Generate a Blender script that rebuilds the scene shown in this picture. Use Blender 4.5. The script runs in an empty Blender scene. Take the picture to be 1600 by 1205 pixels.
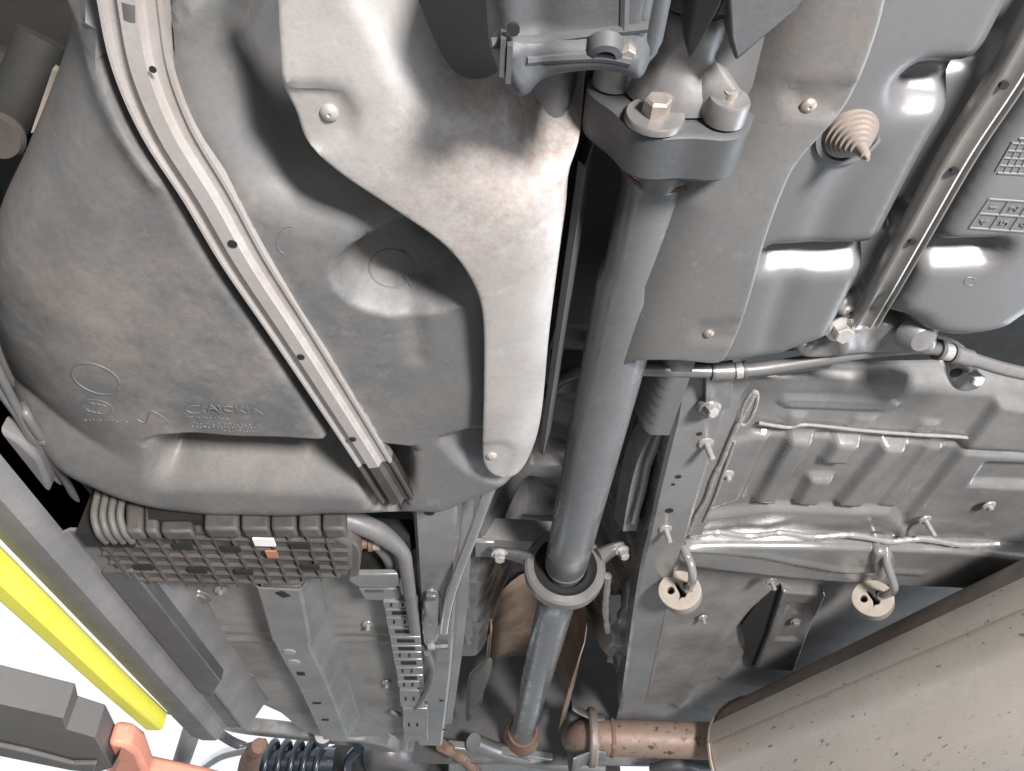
import bpy, bmesh, math, random
import numpy as np
from mathutils import Vector, Matrix
from mathutils.geometry import delaunay_2d_cdt
random.seed(7); rng = np.random.default_rng(7)

# ------------------------------------------------------------------ camera, world, lamps, exposure
S = 1.3            # scale of the layout to real metres
CZ = 1.45          # camera height above the workshop floor, metres
F = 1200.0; W0, H0 = 1600.0, 1205.0
TH = math.radians(39.3); PS = math.radians(2.95)
scene = bpy.context.scene
cam_d = bpy.data.cameras.new('camera'); cam = bpy.data.objects.new('camera', cam_d)
scene.collection.objects.link(cam); scene.camera = cam
cam.location = (0, 0, CZ)
cam.rotation_euler = (math.radians(90) + TH, 0, -PS)
cam_d.sensor_fit = 'HORIZONTAL'; cam_d.sensor_width = 36.0; cam_d.lens = 36.0 * F / W0
cam_d.clip_start = 0.01; cam_d.clip_end = 200

world = bpy.data.worlds.new('World'); scene.world = world; world.use_nodes = True
bg = world.node_tree.nodes['Background']
bg.inputs['Color'].default_value = (0.89, 0.945, 1.0, 1); bg.inputs['Strength'].default_value = 1.16

def area_lamp(name, loc, target, size, power, color):
    d = bpy.data.lights.new(name, 'AREA'); d.shape = 'RECTANGLE'; d.size = size[0]; d.size_y = size[1]
    d.energy = power; d.color = color
    o = bpy.data.objects.new(name, d); scene.collection.objects.link(o)
    o.location = Vector(loc); v = Vector(target) - Vector(loc)
    o.rotation_euler = v.to_track_quat('-Z', 'Y').to_euler()
    return o
area_lamp('work_lamp', (1.05, -1.60, CZ - 0.65), (0.1, 0.90, CZ + 0.6), (0.42, 0.42), 215, (1.0, 0.955, 0.925))
area_lamp('bay_door_daylight', (4.2, 2.2, CZ - 0.25), (0.0, 1.0, CZ + 0.6), (3.0, 2.2), 150, (0.78, 0.88, 1.0))
scene.view_settings.view_transform = 'Standard'; scene.view_settings.look = 'None'
scene.view_settings.exposure = 0.0; scene.view_settings.gamma = 1.0
scene.view_settings.use_curve_mapping = False

# ------------------------------------------------------------------ projection helpers (layout units, origin at the lens)
_fh = np.array([math.sin(PS), math.cos(PS), 0]); _R = np.array([math.cos(PS), -math.sin(PS), 0.])
_fw = _fh * math.cos(TH) + np.array([0, 0, math.sin(TH)]); _U = -_fh * math.sin(TH) + np.array([0, 0, math.cos(TH)])
def ray(u, v): return _fw + _R * (u - W0/2) / F + _U * (H0/2 - v) / F
def P(u, v, r):
    d = ray(u, v); return d * (r / d[2])
def PY(u, v, y):
    d = ray(u, v); return d * (y / d[1])
def proj(x, y, z):
    dep = x*_fw[0] + y*_fw[1] + z*_fw[2]
    return (W0/2 + F*(x*_R[0] + y*_R[1] + z*_R[2])/dep, H0/2 - F*(x*_U[0] + y*_U[1] + z*_U[2])/dep)
def pxy(pts, r): return np.array([P(u, v, r)[:2] for u, v in pts])
def pm(u, v, r):                      # layout units per photograph pixel there
    return r / ray(u, v)[2] / F

def catmull(pts, n=8, closed=False):
    p = np.array(pts, float); N = len(p); out = []
    segs = N if closed else N - 1
    for i in range(segs):
        if closed: a, b, c, d = p[(i-1) % N], p[i], p[(i+1) % N], p[(i+2) % N]
        else: a, b, c, d = p[max(i-1, 0)], p[i], p[i+1], p[min(i+2, N-1)]
        for k in range(n):
            t = k / n
            out.append(0.5*((2*b) + (c-a)*t + (2*a-5*b+4*c-d)*t*t + (3*b-a-3*c+d)*t**3))
    if not closed: out.append(p[-1])
    return np.array(out)
def resample(loop, step):
    L = np.vstack([loop, loop[:1]]); seg = np.linalg.norm(np.diff(L, axis=0), axis=1)
    cum = np.concatenate([[0], np.cumsum(seg)]); n = max(8, int(cum[-1] / step))
    t = np.linspace(0, cum[-1], n, endpoint=False)
    return np.stack([np.interp(t, cum, L[:, k]) for k in range(L.shape[1])], 1)
def segdist(x, y, poly, closed):
    A = poly if not closed else poly; B = np.roll(poly, -1, 0)
    if not closed: A, B = poly[:-1], poly[1:]
    q = np.stack([np.ravel(x), np.ravel(y)], 1); best = np.full(len(q), 1e9)
    for a, b in zip(A, B):
        ab = b - a; L2 = max(ab @ ab, 1e-12)
        t = np.clip(((q - a) @ ab) / L2, 0, 1)
        d = np.hypot(q[:, 0] - a[0] - t*ab[0], q[:, 1] - a[1] - t*ab[1]); best = np.minimum(best, d)
    return best.reshape(np.shape(x))
def inside(x, y, poly):
    x = np.asarray(x, float); y = np.asarray(y, float); c = np.zeros(np.shape(x), bool)
    for (x1, y1), (x2, y2) in zip(poly, np.roll(poly, -1, 0)):
        if y1 == y2: continue
        m = ((y1 > y) != (y2 > y)) & (x < (x2-x1)*(y-y1)/(y2-y1) + x1); c ^= m
    return c
def sdf(x, y, poly):
    d = segdist(x, y, poly, True); return np.where(inside(x, y, poly), d, -d)
def sm(a, b, t):
    t = np.clip((t - a) / (b - a), 0, 1); return t*t*(3 - 2*t)
def region(pts, r, depth, w, rnd=False):                    # pressed area with soft walls (+ is up, away from the lens)
    p = pxy(catmull(pts, 5, True) if rnd else pts, r); return lambda x, y: depth * sm(-w/2, w/2, sdf(x, y, p))
def groove(pts, r, depth, w, flat=0.0):
    p = pxy(catmull(pts, 6), r); return lambda x, y: depth * np.exp(-(np.maximum(segdist(x, y, p, False) - flat, 0)/w)**2)
def ramp(pts, r, slope, soft):                   # beyond a bend line (closed region) the sheet climbs
    p = pxy(pts, r)
    return lambda x, y: slope * 0.5 * (sdf(x, y, p) + np.sqrt(sdf(x, y, p)**2 + soft**2)) - slope*0.0
def field(base, *fs):
    def h(x, y):
        z = np.full(np.shape(x), 0.0) + (base(x, y) if callable(base) else base)
        for f in fs: z = z + f(x, y)
        return z
    return h
def hit(u, v, h, lo=0.15, hi=0.95, n=400):       # where a line of sight meets a height field
    d = ray(u, v); r = np.linspace(lo, hi, n); x = d[0]/d[2]*r; y = d[1]/d[2]*r
    g = r - h(x, y); k = np.argmax(g >= 0)
    if g[k] < 0: k = n - 1
    if k == 0: rr = r[0]
    else: rr = r[k-1] + (r[k]-r[k-1]) * (-g[k-1])/max(g[k]-g[k-1], 1e-9)
    return np.array([d[0]/d[2]*rr, d[1]/d[2]*rr, rr])

# ------------------------------------------------------------------ objects
C = scene.collection
ORG = {}
def wpt(a): return (np.asarray(a, float)) * S + np.array([0, 0, CZ])
def thing(name, label, cat, at, group=None):
    o = bpy.data.objects.new(name, None); C.objects.link(o)
    w = wpt(at); o.location = w; ORG[o.name] = w; o.empty_display_size = 0.05
    o['label'] = label; o['category'] = cat
    if group: o['group'] = group
    return o
def tag(o, label, cat, group=None):
    o['label'] = label; o['category'] = cat
    if group: o['group'] = group
    return o
def mesh(name, V, Fc, mat, parent=None, smooth=True, angle=40, bevel=0, fixn=True):
    V = wpt(V)
    org = ORG[parent.name] if parent else V.mean(0)
    me = bpy.data.meshes.new(name)
    me.from_pydata((V - org).tolist(), [], [list(map(int, f)) for f in Fc]); me.update()
    if fixn:
        bm = bmesh.new(); bm.from_mesh(me); bmesh.ops.recalc_face_normals(bm, faces=bm.faces); bm.to_mesh(me); bm.free()
    me.materials.append(mat)
    o = bpy.data.objects.new(name, me); C.objects.link(o)
    if parent: o.parent = parent; ORG[o.name] = org
    else: o.location = org; ORG[o.name] = org
    if smooth:
        me.shade_smooth(); me.set_sharp_from_angle(angle=math.radians(angle))
    if bevel:
        b = o.modifiers.new('bevel', 'BEVEL'); b.width = bevel * S; b.segments = 2; b.limit_method = 'ANGLE'; b.angle_limit = math.radians(35)
        me.shade_smooth()
        b.harden_normals = False
    return o

def sheet(name, h, outline, mat, parent=None, step=0.008, edge=None, skirt=0.004, world_xy=False, smooth=True, holes=(), angle=80, dense=(), r0=0.4):
    eh = edge[1] if edge else 0.0
    hb = (lambda x, y: h(x, y) + eh) if eh else h
    if world_xy: loop = np.array(outline, float)
    else:
        px = catmull(outline, 6, True) if smooth else np.array(outline, float)
        px = resample(px, 6.0)
        loop = np.array([hit(u, v, hb)[:2] for u, v in px])
    loop = resample(loop, step*0.8)
    area = 0.5*np.sum(loop[:, 0]*np.roll(loop[:, 1], -1) - loop[:, 1]*np.roll(loop[:, 0], -1))
    if area < 0: loop = loop[::-1]
    N = len(loop)
    tan = np.roll(loop, -1, 0) - np.roll(loop, 1, 0); tan /= np.linalg.norm(tan, axis=1)[:, None] + 1e-12
    nrm = np.stack([-tan[:, 1], tan[:, 0]], 1)
    pts = [loop]; w = edge[0] if edge else 0.0
    if edge:
        for f in (0.03, 0.10, 0.22, 0.4, 0.62, 0.9):
            q = loop + nrm*w*f; d = sdf(q[:, 0], q[:, 1], loop); pts.append(q[d > 0.93*w*f])
    hl = []
    for hp in holes:
        hpx = resample(np.array([hit(u, v, h)[:2] for u, v in resample(catmull(hp, 6, True), 3.0)]), step*0.5); hl.append(hpx)
    x0, y0 = loop.min(0); x1, y1 = loop.max(0)
    gx, gy = np.meshgrid(np.arange(x0, x1, step), np.arange(y0, y1, step*0.87)); gx = gx.copy(); gx[1::2] += step/2
    g = np.stack([gx.ravel(), gy.ravel()], 1); d = sdf(g[:, 0], g[:, 1], loop)
    keep = d > max(step*0.5, w)
    for q in hl: keep &= sdf(g[:, 0], g[:, 1], q) < -step*0.4
    pts.append(g[keep])
    for dpx, clo, hw in dense:                    # extra points where the pressing has tight walls
        q = pxy(catmull(dpx, 6, clo), r0); q = np.vstack([q, q[:1]]) if clo else q
        sg = np.concatenate([[0], np.cumsum(np.linalg.norm(np.diff(q, axis=0), axis=1))]); tt = np.arange(0, sg[-1], step*0.7)
        c = np.stack([np.interp(tt, sg, q[:, k]) for k in (0, 1)], 1)
        tg = np.gradient(c, axis=0); tg /= np.linalg.norm(tg, axis=1)[:, None] + 1e-12; nn = np.stack([-tg[:, 1], tg[:, 0]], 1)
        g = pts[-1]; pts[-1] = g[segdist(g[:, 0], g[:, 1], q, False) > hw + step*0.35]
        for o_ in np.arange(-hw, hw + 1e-9, 0.0016):
            e = c + nn*o_; k = (sdf(e[:, 0], e[:, 1], loop) > max(step*0.4, w)) & (segdist(e[:, 0], e[:, 1], q, False) > abs(o_)*0.96)
            pts.insert(0 if False else len(pts)-1, e[k])
    edges = [(i, (i+1) % N) for i in range(N)]
    A = np.vstack(pts); n = len(A)
    for q in hl:
        edges += [(n+i, n+(i+1) % len(q)) for i in range(len(q))]; A = np.vstack([A, q]); n = len(A)
    res = delaunay_2d_cdt([Vector(p) for p in A], edges, [], 1, 1e-7)
    V2 = np.array([(p.x, p.y) for p in res[0]]); T = [tuple(f) for f in res[2]]
    if hl:
        cen = np.array([V2[list(t)].mean(0) for t in T]); bad = np.zeros(len(T), bool)
        for q in hl: bad |= inside(cen[:, 0], cen[:, 1], q)
        T = [t for t, b in zip(T, bad) if not b]
    z = h(V2[:, 0], V2[:, 1])
    if edge:
        dd = np.clip(sdf(V2[:, 0], V2[:, 1], loop)/w, 0, 1)
        z = z + eh*(1 - np.sqrt(np.clip(1 - (1-dd)**2, 0, 1)))
    V = np.column_stack([V2, z]); Fc = []
    for t in T:
        a, b, c = V2[t[0]], V2[t[1]], V2[t[2]]
        cr = (b[0]-a[0])*(c[1]-a[1]) - (b[1]-a[1])*(c[0]-a[0]); Fc.append(t if cr < 0 else t[::-1])   # faces look down
    if skirt:
        cnt = {}
        for t in Fc:
            for i in range(len(t)):
                e = (t[i], t[(i+1) % len(t)]); cnt[e] = 1
        bd = [e for e in cnt if (e[1], e[0]) not in cnt]
        m = {}; V = V.tolist()
        for a, b in bd:
            for k in (a, b):
                if k not in m: m[k] = len(V); V.append([V[k][0], V[k][1], V[k][2] + skirt])
            Fc.append((b, a, m[a], m[b]))
        V = np.array(V)
    return mesh(name, V, Fc, mat, parent, angle=angle, fixn=False)

def frames(p):
    t = np.gradient(p, axis=0); t /= np.linalg.norm(t, axis=1)[:, None] + 1e-12
    return t
def tube(name, pts, rad, mat, parent=None, seg=14, smooth=8, caps=True, squash=1.0, wob=0.0):
    p = catmull(pts, smooth) if smooth else np.array(pts, float)
    n = len(p); t = frames(p)
    rad = np.interp(np.linspace(0, 1, n), np.linspace(0, 1, len(np.atleast_1d(rad))), np.atleast_1d(rad)) if np.ndim(rad) else np.full(n, rad)
    if wob: rad = rad * (1 + wob*rng.uniform(-1, 1, n))
    up = np.array([0, 0, 1.]) if abs(t[0][2]) < 0.9 else np.array([1., 0, 0])
    nv = np.cross(t[0], up); nv /= np.linalg.norm(nv); V = []; Fc = []
    for i in range(n):
        nv = nv - t[i]*(nv @ t[i]); nv /= np.linalg.norm(nv); b = np.cross(t[i], nv)
        for k in range(seg):
            a = 2*math.pi*k/seg; V.append(p[i] + rad[i]*(math.cos(a)*nv + squash*math.sin(a)*b))
    for i in range(n-1):
        for k in range(seg):
            Fc.append((i*seg+k, i*seg+(k+1) % seg, (i+1)*seg+(k+1) % seg, (i+1)*seg+k))
    if caps: Fc.append(tuple(range(seg))[::-1]); Fc.append(tuple((n-1)*seg+k for k in range(seg)))
    return mesh(name, V, Fc, mat, parent)
def sweep(name, path, sec, mat, parent=None, closed=False, smooth=6, up=(0, 0, 1), caps=True, bevel=0, scale=None, angle=30):
    """section (a, b): a to the right of travel, b along up"""
    p = catmull(path, smooth) if smooth else np.array(path, float)
    t = frames(p); up = np.array(up, float); V = []; Fc = []; m = len(sec); n = len(p)
    sc = np.ones(n) if scale is None else np.interp(np.linspace(0, 1, n), np.linspace(0, 1, len(scale)), scale)
    for i in range(n):
        s = np.cross(t[i], up); s /= np.linalg.norm(s); b = np.cross(s, t[i])
        for (a, c) in sec: V.append(p[i] + s*a*sc[i] + b*c)
    K = m if closed else m - 1
    for i in range(n-1):
        for k in range(K):
            Fc.append((i*m+k, i*m+(k+1) % m, (i+1)*m+(k+1) % m, (i+1)*m+k))
    if closed and caps: Fc.append(tuple(range(m))[::-1]); Fc.append(tuple((n-1)*m+k for k in range(m)))
    return mesh(name, V, Fc, mat, parent, bevel=bevel, angle=angle)
def strip_thick(sec, t):                         # open profile -> closed thin profile
    s = np.array(sec, float); return [tuple(q) for q in s] + [(a, b + t) for a, b in s[::-1]]
def lathe(name, o, ax, prof, mat, parent=None, seg=32, lobes=None, angle=35, arc=None, cap=True):
    """profile (distance along axis, radius)"""
    ax = np.array(ax, float); ax /= np.linalg.norm(ax); ref = np.array([0, 0, 1.]) if abs(ax[2]) < 0.9 else np.array([1., 0, 0])
    e1 = np.cross(ax, ref); e1 /= np.linalg.norm(e1); e2 = np.cross(ax, e1); V = []; Fc = []; m = len(prof)
    full = arc is None; a0, a1 = (0, 2*math.pi) if full else arc; n = seg if full else seg + 1
    for k in range(n):
        a = a0 + (a1-a0)*k/seg; f = lobes(a) if lobes else 1.0
        for (s, r) in prof: V.append(np.array(o) + ax*s + (e1*math.cos(a) + e2*math.sin(a))*r*f)
    for k in range(seg):
        k2 = (k+1) % n
        for j in range(m-1): Fc.append((k*m+j, k*m+j+1, k2*m+j+1, k2*m+j))
    if full and cap and tuple(prof[0]) != tuple(prof[-1]):
        for j in (0, m-1):
            if prof[j][1] > 1e-6: Fc.append(tuple(k*m+j for k in range(n)))
    return mesh(name, V, Fc, mat, parent, angle=angle)
def prism(name, poly, ext, mat, parent=None, bevel=0.0):
    p = np.array(poly, float); n = len(p); q = p + np.array(ext, float)
    Fc = [tuple(range(n)), tuple(range(n, 2*n))[::-1]] + [(i, (i+1) % n, n+(i+1) % n, n+i) for i in range(n)]
    return mesh(name, np.vstack([p, q]), Fc, mat, parent, smooth=bool(bevel), bevel=bevel)
def plate(name, pts, r, up, mat, parent=None, bevel=0.0):      # horizontal plate from photo points at height r
    return prism(name, [P(u, v, r) for u, v in pts], (0, 0, up), mat, parent, bevel)
def box(name, c, size, mat, parent=None, bevel=0.0, rot=None):
    sx, sy, sz = np.array(size)/2
    V = np.array([(x, y, z) for z in (-sz, sz) for x, y in ((-sx, -sy), (sx, -sy), (sx, sy), (-sx, sy))])
    if rot is not None: V = V @ np.array(rot).T
    return mesh(name, V + np.array(c), [(0, 1, 2, 3), (7, 6, 5, 4), (0, 1, 5, 4), (1, 2, 6, 5), (2, 3, 7, 6), (3, 0, 4, 7)], mat, parent, smooth=bool(bevel), bevel=bevel)
def rotz(a): return [[math.cos(a), -math.sin(a), 0], [math.sin(a), math.cos(a), 0], [0, 0, 1]]
def hexbolt(name, c, ax, r, h, mat, parent=None, washer=0):
    prof = [(0, r*0.2), (0, r*1.35 if washer else r), (h*0.2, r*1.35 if washer else r), (h*0.2, r), (h*0.9, r), (h, r*0.86), (h, 0.0001)]
    if washer: lathe('washer', c, ax, [(0, r*0.3), (0, r*1.5), (h*0.18, r*1.5), (h*0.2, r*0.3)], mat, parent, seg=20)
    return lathe(name, np.array(c) + np.array(ax)/np.linalg.norm(ax)*(h*0.18 if washer else 0), ax,
                 [(0, r), (h*0.85, r), (h, r*0.85), (h, 0.0001)], mat, parent, seg=6, angle=20)
def text(name, s, size, o, xdir, ydir, depth, mat, parent):
    c = bpy.data.curves.new('t', 'FONT'); c.body = s; c.size = 1.0; c.extrude = 0.5; c.align_x = 'CENTER'; c.align_y = 'CENTER'; c.resolution_u = 3
    ob = bpy.data.objects.new('t', c); C.objects.link(ob); dg = bpy.context.evaluated_depsgraph_get()
    me = bpy.data.meshes.new_from_object(ob.evaluated_get(dg)); n = len(me.vertices)
    V = np.empty(n*3); me.vertices.foreach_get('co', V); V = V.reshape(-1, 3)
    Fc = [tuple(p.vertices) for p in me.polygons]
    bpy.data.objects.remove(ob); bpy.data.curves.remove(c); bpy.data.meshes.remove(me)
    xd, yd = np.array(xdir, float), np.array(ydir, float); zd = np.cross(xd, yd); zd /= np.linalg.norm(zd)
    W = np.array(o) + V[:, :1]*size*xd + V[:, 1:2]*size*yd + V[:, 2:3]*2*depth*zd
    return mesh(name, W, Fc, mat, parent, smooth=False, fixn=False)

def ell(cx, cy, a, b, rot=0, a0=0, a1=360, n=14):
    t = np.radians(np.linspace(a0, a1, n)); c, s = math.cos(math.radians(rot)), math.sin(math.radians(rot))
    return [(cx + a*math.cos(k)*c - b*math.sin(k)*s, cy + a*math.cos(k)*s + b*math.sin(k)*c) for k in t]

def on(h, u, v, off=0.0):
    p = hit(u, v, h); p[2] -= off; return p

# ------------------------------------------------------------------ materials
def material(name, base, rough=0.5, metal=0.0, c2=None, scale=6.0, amt=0.5, c3=None, s3=40.0, t3=0.62, bump=0.0, bscale=120.0, coat=0.0, rvar=0.1, stretch=None, spec=0.5, w3=0.08, spot=None, speck=0.22):
    m = bpy.data.materials.new(name); m.use_nodes = True; nt = m.node_tree; N = nt.nodes; L = nt.links
    b = N['Principled BSDF']; b.inputs['Metallic'].default_value = metal; b.inputs['Coat Weight'].default_value = coat; b.inputs['Coat Roughness'].default_value = 0.2
    b.inputs['Specular IOR Level'].default_value = spec
    g = N.new('ShaderNodeNewGeometry'); vec = g.outputs['Position']
    if stretch:
        mp = N.new('ShaderNodeMapping'); mp.inputs['Scale'].default_value = stretch; L.new(vec, mp.inputs['Vector']); vec2 = mp.outputs['Vector']
    else: vec2 = vec
    def noise(sc, det, v=vec, rg=0.6):
        n = N.new('ShaderNodeTexNoise'); n.inputs['Scale'].default_value = sc; n.inputs['Detail'].default_value = det; n.inputs['Roughness'].default_value = rg
        L.new(v, n.inputs['Vector']); return n.outputs['Fac']
    def mapr(x, a, bb, lo=0., hi=1.):
        r = N.new('ShaderNodeMapRange'); r.inputs['From Min'].default_value = a; r.inputs['From Max'].default_value = bb
        r.inputs['To Min'].default_value = lo; r.inputs['To Max'].default_value = hi; L.new(x, r.inputs['Value']); return r.outputs['Result']
    def mix(f, a, bb):
        x = N.new('ShaderNodeMix'); x.data_type = 'RGBA'; L.new(f, x.inputs['Factor'])
        for s, val in ((6, a), (7, bb)):
            if hasattr(val, 'links'): L.new(val, x.inputs[s])
            else: x.inputs[s].default_value = (*val, 1)
        return x.outputs[2]
    n1 = noise(scale, 6.0, vec2)
    c2 = c2 or tuple(x*0.75 for x in base)
    col = mix(mapr(n1, 0.38, 0.68, 0, amt), base, c2)
    if c3:
        n3 = noise(s3, 4.0, vec2); col = mix(mapr(n3, t3, t3 + w3), col, c3)
    if spot:                                         # a stain with its own place and shape
        d = N.new('ShaderNodeVectorMath'); d.operation = 'DISTANCE'; L.new(vec, d.inputs[0]); d.inputs[1].default_value = spot[0]
        mu = N.new('ShaderNodeMath'); mu.operation = 'MULTIPLY'; L.new(mapr(d.outputs['Value'], spot[1]*0.35, spot[1], 1, 0), mu.inputs[0]); L.new(mapr(noise(spot[3], 8.0, vec, 0.75), 0.40, 0.66, 0, spot[4]), mu.inputs[1])
        col = mix(mu.outputs[0], col, spot[2])
    n4 = noise(150.0, 8.0, vec2, 0.75)
    col = mix(mapr(n4, 0.50, 0.68, 0, speck), col, tuple(x*0.45 for x in base))
    n5 = noise(34.0, 9.0, vec, 0.8)
    col = mix(mapr(n5, 0.56, 0.72, 0, speck*1.2), col, tuple(min(x*1.7 + 0.02, 0.8) for x in base))
    L.new(col, b.inputs['Base Color'])
    L.new(mapr(noise(scale*3.1, 5.0), 0.3, 0.7, max(rough - rvar, 0.03), min(rough + rvar, 1)), b.inputs['Roughness'])
    if bump:
        bp = N.new('ShaderNodeBump'); bp.inputs['Strength'].default_value = bump; bp.inputs['Distance'].default_value = 0.002
        L.new(noise(bscale, 5.0), bp.inputs['Height']); L.new(bp.outputs['Normal'], b.inputs['Normal'])
    return m
M = {}
M['tank'] = material('tank_plastic', (0.108, 0.115, 0.12), 0.5, 0, (0.165, 0.157, 0.15), 4, 0.8, (0.21, 0.185, 0.165), 26, 0.60, 0.10, 200, w3=0.16, spot=((-0.37, 0.62, CZ+0.52), 0.40, (0.27, 0.235, 0.21), 12, 0.75))
M['tank2'] = material('tank_plastic_clean', (0.165, 0.168, 0.175), 0.38, 0.3, (0.20, 0.195, 0.19), 3, 0.6, speck=0.10, bump=0.04, bscale=300, rvar=0.05)
M['strap'] = material('galvanised_strap', (0.52, 0.495, 0.48), 0.32, 0.45, (0.46, 0.41, 0.38), 14, 0.7, (0.30, 0.21, 0.17), 18, 0.68, 0.06, 400)
M['strap2'] = material('strap_grey', (0.30, 0.285, 0.27), 0.35, 0.55, (0.22, 0.21, 0.20), 9, 0.6, bump=0.04, bscale=300)
M['rubber'] = material('black_rubber', (0.045, 0.04, 0.037), 0.7, 0, (0.09, 0.075, 0.065), 20, 0.7, bump=0.1)
M['black'] = material('black_void', (0.012, 0.012, 0.012), 0.9, 0)
M['shield'] = material('aluminium_shield', (0.45, 0.43, 0.415), 0.48, 0.35, (0.33, 0.31, 0.295), 9, 0.7, (0.54, 0.45, 0.40), 90, 0.66, 0.12, 260, w3=0.25, spot=(tuple(wpt(P(770, 215, 0.45))), 0.15, (0.28, 0.19, 0.15), 110, 0.8))
M['shield2'] = material('grey_shield', (0.18, 0.182, 0.182), 0.5, 0.3, (0.17, 0.165, 0.158), 6, 0.7, (0.30, 0.25, 0.22), 30, 0.70, 0.08, 220, spot=(tuple(wpt(P(1285, 40, 0.42))), 0.12, (0.26, 0.205, 0.175), 60, 0.5))
M['paint'] = material('grey_underbody_paint', (0.26, 0.26, 0.258), 0.24, 0.25, (0.165, 0.164, 0.162), 7, 0.8, bump=0.06, bscale=60, coat=0.4)
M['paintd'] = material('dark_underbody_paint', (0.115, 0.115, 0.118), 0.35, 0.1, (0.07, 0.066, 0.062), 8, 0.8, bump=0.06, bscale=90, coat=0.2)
M['tunnel'] = material('glossy_tunnel_paint', (0.17, 0.17, 0.172), 0.27, 0.25, (0.10, 0.098, 0.096), 9, 0.9, bump=0.15, bscale=40, coat=0.4)
M['floor'] = material('dusty_floor_paint', (0.31, 0.302, 0.293), 0.45, 0.1, (0.18, 0.175, 0.168), 9, 0.9, (0.12, 0.115, 0.11), 14, 0.70, 0.06, 120, coat=0.1, w3=0.15)
M['sealer'] = material('seam_sealer', (0.29, 0.28, 0.27), 0.3, 0.05, (0.24, 0.23, 0.225), 60, 0.8, bump=0.4, bscale=90, coat=0.3)
M['steel'] = material('grey_steel', (0.225, 0.222, 0.22), 0.36, 0.45, (0.17, 0.16, 0.155), 9, 0.6, bump=0.04, bscale=250)
M['shaft'] = material('shaft_steel', (0.26, 0.268, 0.28), 0.27, 0.5, (0.155, 0.15, 0.145), 8, 0.6, (0.14, 0.13, 0.11), 26, 0.74, 0.04, 250, stretch=(1, 0.3, 1))
M['cast'] = material('cast_aluminium', (0.085, 0.09, 0.096), 0.55, 0.2, (0.06, 0.06, 0.06), 10, 0.7, bump=0.10, bscale=320)
M['bolt'] = material('zinc_bolt', (0.42, 0.38, 0.35), 0.42, 0.6, (0.28, 0.22, 0.18), 60, 0.9, bump=0.1)
M['bright'] = material('bright_zinc', (0.66, 0.64, 0.62), 0.3, 0.6, (0.5, 0.46, 0.43), 50, 0.8)
M['rust'] = material('rusty_steel', (0.24, 0.15, 0.11), 0.75, 0.1, (0.13, 0.075, 0.05), 22, 0.9, (0.36, 0.27, 0.22), 60, 0.60, 0.4, 200)
M['pipe'] = material('heat_stained_pipe', (0.27, 0.20, 0.165), 0.55, 0.2, (0.27, 0.19, 0.15), 9, 0.8, (0.08, 0.05, 0.04), 45, 0.58, 0.12, 200)
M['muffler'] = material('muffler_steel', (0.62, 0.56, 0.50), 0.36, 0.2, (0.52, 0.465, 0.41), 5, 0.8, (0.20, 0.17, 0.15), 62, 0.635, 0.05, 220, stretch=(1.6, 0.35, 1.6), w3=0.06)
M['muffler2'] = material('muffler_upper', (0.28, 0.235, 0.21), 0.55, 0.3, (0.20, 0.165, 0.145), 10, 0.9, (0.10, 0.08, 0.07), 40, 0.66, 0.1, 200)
M['hanger'] = material('beige_rubber', (0.36, 0.32, 0.275), 0.65, 0, (0.26, 0.225, 0.19), 30, 0.8, bump=0.1)
M['canister'] = material('dusty_black_plastic', (0.065, 0.062, 0.06), 0.6, 0, (0.12, 0.105, 0.095), 16, 0.9, (0.12, 0.105, 0.10), 50, 0.66, 0.15, 250)
M['canrib'] = material('dusty_rib_plastic', (0.10, 0.096, 0.092), 0.6, 0, (0.14, 0.128, 0.118), 16, 0.9)
M['hose'] = material('grey_hose', (0.125, 0.125, 0.127), 0.45, 0, (0.18, 0.165, 0.155), 20, 0.7)
M['tan'] = material('heat_tinted_shield', (0.32, 0.245, 0.19), 0.6, 0.25, (0.20, 0.14, 0.11), 14, 0.9, (0.27, 0.255, 0.20), 45, 0.6, 0.2, 200)
M['sill'] = material('sill_coating', (0.15, 0.147, 0.15), 0.6, 0, (0.22, 0.21, 0.205), 9, 0.8, bump=0.2, bscale=300)
M['yellow'] = material('yellow_paint', (0.90, 0.86, 0.12), 0.45, 0, (0.90, 0.84, 0.05), 6, 0.5)
M['arm'] = material('lift_arm_paint', (0.13, 0.124, 0.118), 0.55, 0.1, (0.12, 0.115, 0.11), 12, 0.7, (0.16, 0.12, 0.10), 40, 0.72)
M['orange'] = material('orange_paint', (0.72, 0.30, 0.21), 0.5, 0, (0.62, 0.24, 0.16), 14, 0.7, (0.35, 0.2, 0.15), 40, 0.72)
M['white'] = material('paper_white', (0.85, 0.84, 0.84), 0.6, 0)
M['orangedot'] = material('orange_mark', (0.42, 0.18, 0.11), 0.6, 0)
M['dust'] = material('dusty_emboss', (0.135, 0.136, 0.136), 0.55, 0, (0.115, 0.115, 0.115), 40, 0.7)
M['chrome'] = material('shiny_steel', (0.75, 0.75, 0.76), 0.18, 0.9, (0.55, 0.53, 0.52), 20, 0.6)
M['blue'] = material('blue_black_plastic', (0.022, 0.03, 0.042), 0.3, 0, (0.02, 0.03, 0.04), 10, 0.7, coat=0.4)
M['darkgreen'] = material('dark_arch_liner', (0.02, 0.022, 0.02), 0.8, 0, (0.035, 0.027, 0.023), 10, 0.8)

# ================================================================== workshop floor under the lift
fl = prism('ground', [(-14, -14, -CZ/S), (14, -14, -CZ/S), (14, 14, -CZ/S), (-14, 14, -CZ/S)], (0, 0, -0.1), material('workshop_concrete', (0.19, 0.185, 0.18), 0.6, 0, (0.14, 0.137, 0.134), 2, 0.8), None)
fl['kind'] = 'structure'; fl['label'] = 'grey concrete workshop floor under the raised car'
# ================================================================== car body: the large structure
body = thing('car_body', 'grey painted car underbody with rails, pressed floor panels and centre tunnel', 'car body', (0, 1.0, 0.5))
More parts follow.
